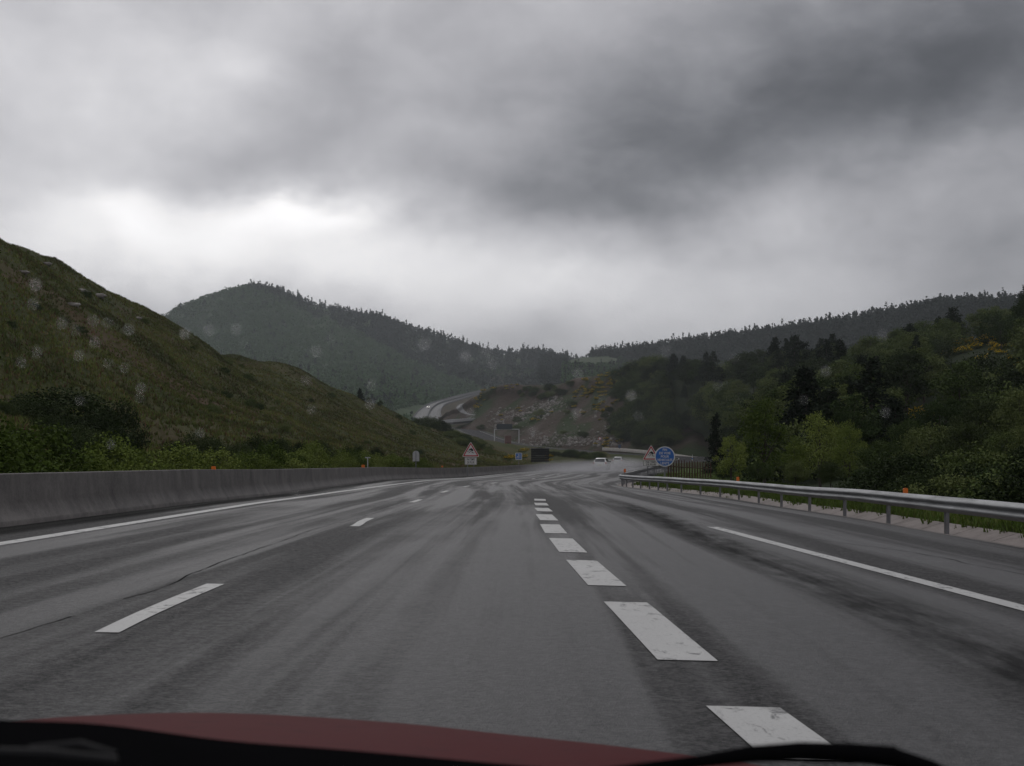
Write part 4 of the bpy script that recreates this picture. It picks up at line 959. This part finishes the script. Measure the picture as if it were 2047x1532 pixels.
slippery(941, 913.5, 108, 1.56, 'triangular slippery road warning sign behind the left concrete barrier', 1.06, .66, 1.9)
slippery(1301.5, 920, 108, 1.56, 'triangular slippery road warning sign half hidden by the round blue sign', 1.42, .50, 1.75)
# round blue sign
x, y, z = P(1329, 913, 69.5); Rr = 20.3*69.5/F; root = empty('round_sign', (x, y, z-1.75)); Z0 = 1.75
circ = lambda r, n=48: [(r*math.cos(2*math.pi*k/n), Z0+r*math.sin(2*math.pi*k/n)) for k in range(n)]
m = MB(); m.prism(circ(Rr), 0, .03); m.build('white_rim', mWhite, root)
m = MB(); m.prism(circ(Rr*.90), -.006, -.001); m.build('blue_disc', mBlue, root)
for i, (tx, wd) in enumerate((('FIN',.30),('DE VOIE',.66),('POUR',.46),('VEHICULES',.90),('LENTS',.50))):
    text(tx, Rr*.33, mWhite, root, (0,-.010, Z0+Rr*(.66-.335*i)), wfac=.93, bold=.003)
m = MB(); m.box((0,.06,Z0*.5+Rr*.35-.2),(.09,.06,Z0+Rr*1.35)); m.build('post', mPost, root)
tag(root, 'round blue sign with white lettering standing behind the guardrail', 'road sign')
# backs of signs beyond the median
x, y, z = P(831.5, 922.5, 92); root = empty('rounded_panel_sign', (x, y, z-.6)); w_ = 13*92/F; h_ = 21*92/F
out = [(-w_/2,.6),(w_/2,.6),(w_/2,.6+h_*.72)]+[(w_/2*math.cos(a), .6+h_*.72+h_*.28*math.sin(a)) for a in [R(x_) for x_ in range(20,180,20)]]+[(-w_/2,.6+h_*.72)]
m = MB(); m.prism(out, 0, .03); m.build('panel', mGrey, root); m = MB(); m.box((0,-.03,.6+h_*.45),(.05,.05,h_*1.0)); m.box((0,-.03,0),(.06,.05,1.4)); m.build('post', mPost, root); tag(root, 'grey round topped sign back between the shrubs and the slippery road sign', 'road sign')
x, y, z = P(735, 936, 72); root = empty('post_sign', (x, y, z-.3)); m = MB(); m.box((0,0,.35),(.05,.05,1.1)); m.build('post', mGrey, root); m = MB(); m.box((0,0,.915),(.30,.05,.06)); m.build('crossbar', mGrey, root); tag(root, 'thin tee shaped grey post among the shrubs behind the barrier', 'post')
# little blue sign
x, y, z = P(1037, 912.5, 172); root = empty('lane_sign', (x, y, z-1.2)); a = 13.2*172/F; Z0 = 1.2
m = MB(); m.prism(rrect(a, a*1.05, .08, Z0), 0, .03); m.build('white_border', mWhite, root); m = MB(); m.prism(rrect(a*.84, a*.89, .05, Z0), -.006, -.001); m.build('blue_field', mBlue, root)
m = MB()
for pts in ([(.14,-.34),(.22,-.34),(.22,.34),(.14,.34)], [(-.10,-.34),(-.02,-.34),(-.02,.22),(.03,.22),(-.06,.36),(-.15,.22),(-.10,.22)], [(-.30,-.34),(-.22,-.34),(-.22,-.15),(-.12,.0),(-.17,.04),(-.30,-.12)]): m.prism([(p*a, Z0+q*a) for p, q in pts], -.012, -.007)
m.build('arrows', mWhite, root); m = MB(); m.box((0,.05,.3),(.07,.06,2.2)); m.build('post', mPost, root); tag(root, 'little square blue lane sign with white arrows near the dark board', 'road sign')
# dark board
x, y, z = P(1079.5, 924, 205); root = empty('dark_board', (x, y, z-.5)); w_ = 36*205/F; h_ = 27*205/F
m = MB(); 
for i in range(6): m.box((0, 0, .5+h_*(i+.5)/6), (w_, .07, h_/6-.03))
m.build('panel', mBoard, root); m = MB(); m.box((0,-.05,.5+h_+.03),(w_*1.04,.22,.08)); m.box((0,-.07,.5+h_*.45),(w_*.5,.05,.05)); m.build('rail', mPost, root)
for dx in (-w_*.38, w_*.38): m = MB(); m.box((dx,.09,h_*.4),(.14,.12,h_+1.6)); m.build('post', mPost, root)
tag(root, 'large dark rectangular sign board seen from behind beyond the median', 'sign board')
# speed limit sign and small blue marker in front of the rocks
x, y, z = P(1199, 877, 468); root = empty('speed_sign', (x, y, z-2.2)); Rr = .62; Z0 = 2.2
m = MB(); m.prism(circ(Rr, 24), 0, .04); m.build('red_ring', mRed, root); m = MB(); m.prism(circ(Rr*.72, 24), -.03, -.002); m.build('white_disc', mWhite, root); m = MB(); m.box((0,.06,.6),(.09,.07,3.4)); m.build('post', mPost, root); tag(root, 'small round speed limit sign at the foot of the rocky slope', 'road sign')
x, y, z = P(1238.5, 895, 440); root = empty('blue_marker', (x, y, z-.3)); m = MB(); m.box((0,0,.75),(.95,.5,1.2), ch=.08); m.build('housing', simple('blue_grey_paint', (.04,.07,.14), .5), root); m = MB(); m.box((0,0,.05),(.3,.3,.5)); m.build('foot', mPost, root); tag(root, 'small blue roadside box beyond the two white cars', 'roadside box')
# gantry with message panel
D = 530; xl = P(988.5,0,D)[0]; xr = P(1037.5,0,D)[0]; zb = P(0,858.5,D)[2]; gl = P(0,877,D)[2]; grr = P(0,883,D)[2]; root = empty('gantry', (xl, D, gl))
for x_, zg in ((xl,gl),(xr,grr)): m = MB(); m.box((x_-xl, 0, (zb+zg-1)/2-gl), (.42,.42,zb-zg+1)); m.build('post', mGrey, root)
m = MB(); m.box(((xr-xl)/2, 0, zb-gl), (xr-xl+.42, .5, .42)); m.build('beam', mGrey, root)
m = MB(); x0 = P(993,0,D)[0]-xl; x1 = P(1024,0,D)[0]-xl; m.box(((x0+x1)/2, -.45, P(0,853,D)[2]-gl), (x1-x0, .5, 10.5*D/F), ch=.05); m.build('message_panel', mVms, root)
tag(root, 'grey motorway gantry carrying a dark blank message panel', 'gantry')
# far bend outer parapet
pts = [P(u,v,D) for u, v, D in ((1205,898.5,470),(1245,900.5,455),(1290,904.5,436),(1330,909,418),(1372,915.5,402),(1416,922,372))]
pp_ = catmull(pts, 6); o = profile_strip(pp_, [(-.25,-.5),(-.2,.75),(.2,.75),(.25,-.5)], None, 'parapet', concrete('pale_concrete', (.22,.205,.185), (.34,.32,.29)), z3=True); tag(o, 'pale parapet round the outside of the far bend', 'barrier')
# wooden palisade
root = empty('wooden_fence', P(1382, 962, 96)); tag(root, 'brown vertical timber fence right of the round blue sign', 'fence')
b0 = Vector(P(1382,962,96)); m0 = None
for k in range(17):
    u = 1336+k*5.3; D = 92+k*.9; x, y, z = P(u, 966, D); zt = P(u, np.interp(u,[1336,1372,1425],[917,921,926])+random.uniform(-2,2), D)[2]; h_ = zt-z
    m = MB(); m.tube([(0,0,-.5),(0,0,h_*.9),(0,0,h_)], [.055,.05,.028], 7); o = m.build('fence_post', mWoodF, root, fixn=False); o.location = Vector((x,y,z))-b0
m = MB(); a_ = Vector(P(1334,932,92))-b0; c_ = Vector(P(1424,938,106.5))-b0; m.tube([a_, c_], .04, 6); m.tube([a_-Vector((0,0,.9)), c_-Vector((0,0,.9))], .04, 6); m.build('fence_rail', mWoodF, root, fixn=False)
m = MB(); x, y, z = P(1384, 945, 120); root = empty('white_marker', (x,y,z)); m.tube([(0,0,-.8),(0,0,1.3),(0,0,1.75)], [.05,.05,.02], 8); m.build('stake', mWhite, root); m = MB(); m.tube([(0,0,1.30),(0,0,1.42)], .055, 8); m.build('band', mBlue, root); tag(root, 'thin white marker stake just beyond the timber fence', 'marker')
# bridge
root = empty('bridge', P(945, 842, 655)); b0 = Vector(P(945,842,655)); tag(root, 'small grey concrete overbridge left of the gantry', 'bridge')
A_ = Vector(P(905,844.5,640))-b0; B_ = Vector(P(970,838.5,665))-b0; d = (B_-A_); a = math.atan2(d.y, d.x)
def beamv(name, off, thick, hgt, mat):
    m = MB(); n = Vector((math.sin(a), -math.cos(a), 0)); V = []
    for p in (A_, B_):
        for o_, h_ in ((off,0),(off+thick,0),(off+thick,hgt),(off,hgt)): V.append(p+n*o_+Vector((0,0,h_+ (0))))
    m.add(V, [(0,1,2,3),(7,6,5,4),(0,4,5,1),(1,5,6,2),(2,6,7,3),(3,7,4,0)]); return m.build(name, mat, root)
beamv('deck', -7, 7, -1.1, mDark); beamv('parapet', 0, .35, 1.15, mGrey); beamv('parapet', -7.4, .35, 1.15, mGrey)
m = MB(); m.box(B_+Vector((3.0,1,-1.2)), (5.5,7.5,5.0), rz=a, ch=.1); m.build('abutment', mDec, root)
m = MB()
for i in range(3): m.tube([B_+Vector((1.5+i*1.2,-5,-1.0)), B_+Vector((-10+i*1.2,-18,-9.2))], .28, 6)
m.build('stepped_channel', mDec, root)
# ---------------------------------------------------------------- cars
def make_car(name='white_car'):
    root = empty(name); L, W, Hh = 3.9, 1.66, 1.44
    # stations along y (rear=-, front=+): (y, half width low, z low, z belt, z roof, half width roof)
    st = [(-1.95,.70,.42,.86,.88,.62),(-1.88,.79,.28,.90,.94,.66),(-1.70,.82,.22,.92,1.12,.60),(-1.45,.83,.20,.93,1.40,.55),(-1.0,.83,.20,.93,1.45,.55),(-.2,.83,.20,.92,1.45,.55),(.35,.83,.20,.92,1.38,.54),(.95,.83,.20,.90,.98,.60),(1.4,.81,.22,.80,.84,.60),(1.8,.74,.28,.68,.70,.55),(1.93,.62,.36,.58,.60,.46)]
    m = MB(); V = []
    for y, w_, zl, zb_, zr, wr in st:
        V += [(-w_*.9,y,zl),(-w_,y,zl+.16),(-w_,y,zb_-.12),(-w_*.97,y,zb_),(-wr,y,zr-.03),(-wr*.85,y,zr),(wr*.85,y,zr),(wr,y,zr-.03),(w_*.97,y,zb_),(w_,y,zb_-.12),(w_,y,zl+.16),(w_*.9,y,zl)]
    n = 12; fs = [(i*n+k, i*n+(k+1)%n, (i+1)*n+(k+1)%n, (i+1)*n+k) for i in range(len(st)-1) for k in range(n)]+[tuple(range(n)), tuple(range(len(V)-1, len(V)-n-1, -1))]
    m.add(V, fs, 0, True); m.build('body', mCar, root)
    m = MB(); m.add([(-.60,-1.905,.965),(.60,-1.905,.965),(.545,-1.60,1.34),(-.545,-1.60,1.34)], [(0,1,2,3)]); m.add([(-.60,-1.885,.955),(.60,-1.885,.955),(.545,-1.58,1.33),(-.545,-1.58,1.33)], [(3,2,1,0)]); m.build('rear_window', mGlass, root, fixn=False)
    m = MB(); m.add([(-.58,.93,1.01),(.58,.93,1.01),(.52,.42,1.35),(-.52,.42,1.35)], [(0,1,2,3)]); m.build('windscreen', mGlass, root, fixn=False)
    for sx in (-1,1):
        m = MB(); q = [(sx*.825,-1.5,.955),(sx*.825,.80,.955),(sx*.60,.32,1.35),(sx*.60,-1.30,1.36)]; m.add(q+[(a_-sx*.03,b_,c_) for a_, b_, c_ in q], [(0,1,2,3),(7,6,5,4),(0,4,5,1),(1,5,6,2),(2,6,7,3),(3,7,4,0)]); m.build('side_window', mGlass, root)
        m = MB(); m.box((sx*.93,.62,1.0),(.20,.14,.15), ch=.02); m.build('mirror', mBlackP, root)
        m = MB(); m.box((sx*.72,-1.90,.83),(.20,.14,.24), ch=.03); m.build('tail_light', mTail, root)
        m = MB(); m.box((sx*.60,1.84,.60),(.26,.16,.13), ch=.03); m.build('headlight', mGrey, root)
        for y in (-1.2,1.22):
            m = MB(); m.tube([(sx*.64,y,.30),(sx*.66,y,.30),(sx*.82,y,.30),(sx*.84,y,.30)], [.27,.30,.30,.27], 16); wh = m.build('wheel', mTyre, root); m = MB(); m.tube([(sx*.838,y,.30),(sx*.85,y,.30)], .18, 12); m.build('rim', mRim, wh)
    m = MB(); m.box((0,-1.97,.42),(1.50,.10,.22), ch=.03); m.build('bumper', simple('grey_bumper', (.45,.45,.45), .5), root)
    m = MB(); m.box((0,-2.025,.60),(.50,.02,.11)); m.build('number_plate', mPlate, root)
    m = MB(); m.box((0,-1.82,.28),(1.4,.3,.10)); m.build('underside', mBlackP, root)
    return root
car = make_car(); x, y, z = P(1203, 0, 166); car.location = (x, y, float(zroad(x,y))); car.rotation_euler = (0,0,-.20); car.scale = (1.13,1.13,1.13); tag(car, 'nearer white hatchback throwing up spray in the bend', 'car')
c2 = copy_tree(car); x, y, z = P(1237, 0, 232); c2.location = (x, y, float(zroad(x,y))); c2.rotation_euler = (0,0,-.22); tag(c2, 'farther white car almost hidden by spray in the bend', 'car')
c3_ = copy_tree(car); p = fl[20]*.68+fr[20]*.32; 
def fr_pt(u, f_):
    P_ = fl*(1-f_)+fr*f_; us = CX+P_[:,0]/P_[:,1]*F; i = int(np.argmin(np.abs(us-u))); t = P_[min(i+1,len(P_)-1)]-P_[i-1]; return P_[i], math.atan2(t[1], t[0])-math.pi/2
p, a = fr_pt(856, .28); c3_.location = (p[0], p[1], p[2]+1.02); c3_.rotation_euler = (0,0,a+math.pi); c3_.scale = (1.1,1.1,1.1); tag(c3_, 'oncoming vehicle with headlights lit on the distant motorway', 'car')
for ch in c3_.children:
    if ch.name.startswith('headlight'): ch.data = ch.data.copy(); ch.data.materials[0] = mLamp
c4 = copy_tree(car); p, a = fr_pt(912, .42); c4.location = (p[0], p[1], p[2]+1.02); c4.rotation_euler = (0,0,a+math.pi); tag(c4, 'white car highest on the distant curving motorway', 'car')
for ch in c4.children:
    if ch.name.startswith('headlight'): ch.data = ch.data.copy(); ch.data.materials[0] = mLamp
# lorry on the far side of the bend
D = 500; x, y, z = P(1016, 890.5, D); root = empty('lorry', (x, y, z)); root.rotation_euler = (0,0,.04); mL = simple('reddish_tarpaulin', (.12,.055,.048), .7); w_ = 2.5
m = MB(); m.box((0,4.5,2.45),(w_,9,2.9), ch=.06); m.build('cargo_box', mL, root); m = MB(); m.box((0,4.5,.90),(w_*.85,9,.22)); m.build('chassis', mBlackP, root)
m = MB(); m.box((0,10.4,1.9),(w_*.95,2.0,2.6), ch=.12); m.build('cab', simple('lorry_cab_paint', (.3,.3,.32), .4), root)
for sx in (-1,1):
    m = MB(); m.box((sx*w_*.33,-.03,.78),(.4,.06,.16)); m.build('tail_light', mTail, root)
    for yy in (1.2,2.6,9.8): m = MB(); m.tube([(sx*.75,yy,.48),(sx*1.15,yy,.48)], .48, 14); m.build('wheel', mTyre, root)
m = MB(); m.box((0,-.06,.55),(2.1,.08,.12)); m.build('underrun_bar', mGrey, root)
tag(root, 'reddish brown lorry seen from behind below the gantry', 'lorry')
# ---------------------------------------------------------------- own car
own = empty('driven_car', (0, 1.2, 0)); tag(own, 'red car bonnet with black windscreen cowl along the bottom of the photo', 'car')
# bonnet: crest line of the far edge, from pixels at about 1.7 m
edge_px = [(-300,1475),(60,1441),(200,1432),(380,1427),(560,1432),(800,1448),(1000,1469),(1250,1496),(1500,1530),(1900,1600)]
V = []; nn = 0
ek = catmull([(u, v, 0) for u, v in edge_px], 5)
for u, v, _ in ek:
    for D_, dv in ((1.95,10),(1.85,4),(1.75,0),(1.55,8),(1.35,34),(1.15,78),(1.0,120)):
        x, y, z = P(u, 0, D_)[0], D_, H-(v+dv-HV)/F*D_; V.append((x, y-1.2, z))
nn = len(ek); bo = mesh_np('bonnet', V, [(i*7+k, (i+1)*7+k, (i+1)*7+k+1, i*7+k+1) for i in range(nn-1) for k in range(6)], mRedP, own, smooth=True)
so = bo.modifiers.new('thick', 'SOLIDIFY'); so.thickness = .0015
ck = catmull([(u, v, 0) for u, v in ((-300,1416),(-100,1430),(0,1440),(200,1448),(450,1480),(700,1500),(1000,1527),(1250,1548),(1500,1570),(2300,1640))], 5); V = []
for u, v, _ in ck:
    for D_, dv in ((1.02,20),(1.0,2),(.97,0),(.90,12),(.82,45),(.75,60),(.72,40),(.66,120)):
        x, y, z = P(u, 0, D_)[0], D_, H-(v+dv-HV)/F*D_; V.append((x, y-1.2, z))
nn = len(ck); co = mesh_np('cowl', V, [(i*8+k, (i+1)*8+k, (i+1)*8+k+1, i*8+k+1) for i in range(nn-1) for k in range(7)], mBlackP, own, smooth=True)
m = MB()
def pxp(u, v, D_): x, y, z = P(u, v, D_); return (x, y-1.2, z)
m.tube([pxp(1200,1545,.80), pxp(1400,1522,.80), pxp(1500,1508,.80), pxp(1600,1502,.80), pxp(1700,1506,.80), pxp(1790,1512,.80)], [.003,.004,.0055,.0060,.0065,.0065], 8)
m.build('wiper_arm', mBlackP, own, fixn=False)
m = MB(); m.tube([pxp(1630,1494,.80), pxp(1650,1500,.80), pxp(1720,1507,.80), pxp(1790,1516,.80), pxp(1860,1540,.80), pxp(1930,1575,.80)], [.003,.005,.006,.0065,.0065,.006], 8); m.build('wiper_pivot', mBlackP, own, fixn=False)
m = MB(); m.tube([pxp(-60,1503,.60), pxp(100,1508,.60), pxp(235,1522,.60)], [.0025,.003,.0025], 8); m.tube([pxp(60,1500,.62), pxp(160,1490,.62), pxp(230,1512,.62)], .003, 6); m.build('wiper_blade', simple('wiper_rubber', (.014,.014,.015), .6, 0, .1), own, fixn=False)
# raindrops standing on the windscreen, thrown out of focus by the lens
mDrop, nt, b = new_mat('water'); b.inputs['Base Color'].default_value = (1,1,1,1); b.inputs['Roughness'].default_value = 0; b.inputs['IOR'].default_value = 1.33; b.inputs['Transmission Weight'].default_value = 1
DR = [(67,607,1),(124,645,.9),(151,660,.7),(187,640,1),(190,683,1),(216,645,.8),(258,657,1.2),(75,703,.7),(43,723,.9),(158,710,.8),(217,726,.7),(250,734,.9),(282,774,.9),(279,795,.7),(222,888,.8),(370,665,1.1),(418,658,.9),(472,656,1.1),(486,683,.6),(632,701,.9),(660,680,.6),(612,759,1),(622,817,.9),(743,768,.8),(740,806,1),(848,687,1),(930,711,1),(984,727,1.1),(972,702,.8),(400,864,.8),(160,800,.8),(590,985,.8),(842,331,.9),(1155,745,1),(1152,824,.9),(1103,802,.9),(1064,861,1),(1205,798,.9),(1261,790,1),(1276,830,.8),(1650,741,1),(1765,668,.9),(1769,824,.9),(1607,799,.8),(1468,715,.7),(1735,433,.8),(1657,447,.8),(1504,466,.7),(1515,492,.7),(1572,454,.6),(940,826,.9),(1435,770,.6),(72,567,.9),(1292,487,.7),(1330,700,.8)]
m = MB(); n1, n2 = 8, 12; V = [(0,-.0,1)]
for i in range(1, n1):
    a = math.pi*i/n1
    for k in range(n2): V.append((math.sin(a)*math.cos(2*math.pi*k/n2), math.sin(a)*math.sin(2*math.pi*k/n2), math.cos(a)))
V.append((0,0,-1)); fs = [(0,1+k,1+(k+1)%n2) for k in range(n2)]+[(1+i*n2+k,1+(i+1)*n2+k,1+(i+1)*n2+(k+1)%n2,1+i*n2+(k+1)%n2) for i in range(n1-2) for k in range(n2)]+[(len(V)-1, len(V)-1-n2+(k+1)%n2, len(V)-1-n2+k) for k in range(n2)]
m.add(V, fs, 0, True); d0 = m.build('raindrop', mDrop); f0 = True
for u, v, s_ in DR:
    o = d0 if f0 else d0.copy()
    if not f0: COL.objects.link(o)
    f0 = False; D_ = .50+(905-v)*-.0004; o.location = P(u, v, D_); r_ = .00068*s_*random.uniform(.75,1.15); o.scale = (r_, r_*.75, r_*1.1)
    tag(o, 'blurred round raindrop clinging to the windscreen', 'raindrop', 'raindrops on the windscreen')
# ---------------------------------------------------------------- spray and haze
def spray(name, c, d, dens, lab, rz=0):
    m = MB(); V = []; n = 20
    for i in range(9):
        a = math.pi*i/8
        for k in range(n): V.append((math.sin(a)*math.cos(2*math.pi*k/n)*d[0]/2, math.cos(a)*d[1]/2, math.sin(a)*math.sin(2*math.pi*k/n)*d[2]/2))
    fs = [(i*n+k, (i+1)*n+k, (i+1)*n+(k+1)%n, i*n+(k+1)%n) for i in range(8) for k in range(n)]; m.add(V, fs, 0, True)
    mat = bpy.data.materials.new(name); mat.use_nodes = True; nt = NT(mat.node_tree); nt.n.remove(nt.n['Principled BSDF']); vol = nt.add('ShaderNodeVolumePrincipled')
    g = nt.add('ShaderNodeTexCoord').outputs['Object']; r_ = nt.vm('LENGTH', nt.vm('DIVIDE', g, (d[0]/2, d[1]/2, d[2]/2)), out=1)
    nz = nt.noise(nt.mapping(g, scale=(1,.4,1.2)), .7, 3, .6); nt.l.new(nt.m('MULTIPLY', nt.m('MULTIPLY', nt.m('POWER', nt.m('SUBTRACT', 1.0, r_, clamp=True), 1.3), dens), nt.mr(nz,.25,.65)), vol.inputs['Density'])
    vol.inputs['Color'].default_value = (.9,.9,.92,1); nt.l.new(vol.outputs[0], nt.n['Material Output'].inputs['Volume'])
    o = m.build(name, mat); o.location = c; o.rotation_euler = (0,0,rz); tag(o, lab, 'spray', kind='stuff'); mat.cycles.volume_step_rate = 1.0
x, y, z = P(1200,0,158); spray('spray', (x-2.5, 148, -.75), (17,56,2.6), .14, 'pale water spray hanging behind the nearer white car', -.14)
x, y, z = P(1237,0,224); spray('spray', (x-.5, 214, -.7), (12,48,2.6), .14, 'pale water spray hanging behind the farther white car', -.2)
hz = MB(); hz.box((0, 1600, 164), (6400, 4400, 352))
mh = bpy.data.materials.new('haze'); mh.use_nodes = True; nt = NT(mh.node_tree); nt.n.remove(nt.n['Principled BSDF']); vol = nt.add('ShaderNodeVolumePrincipled'); vol.inputs['Density'].default_value = .00016; vol.inputs['Color'].default_value = (.88,.94,.97,1)
nt.l.new(vol.outputs[0], nt.n['Material Output'].inputs['Volume']); o = hz.build('haze', mh); o['kind'] = 'stuff'; o['label'] = 'thin grey rain haze over the valley'; o['category'] = 'haze'
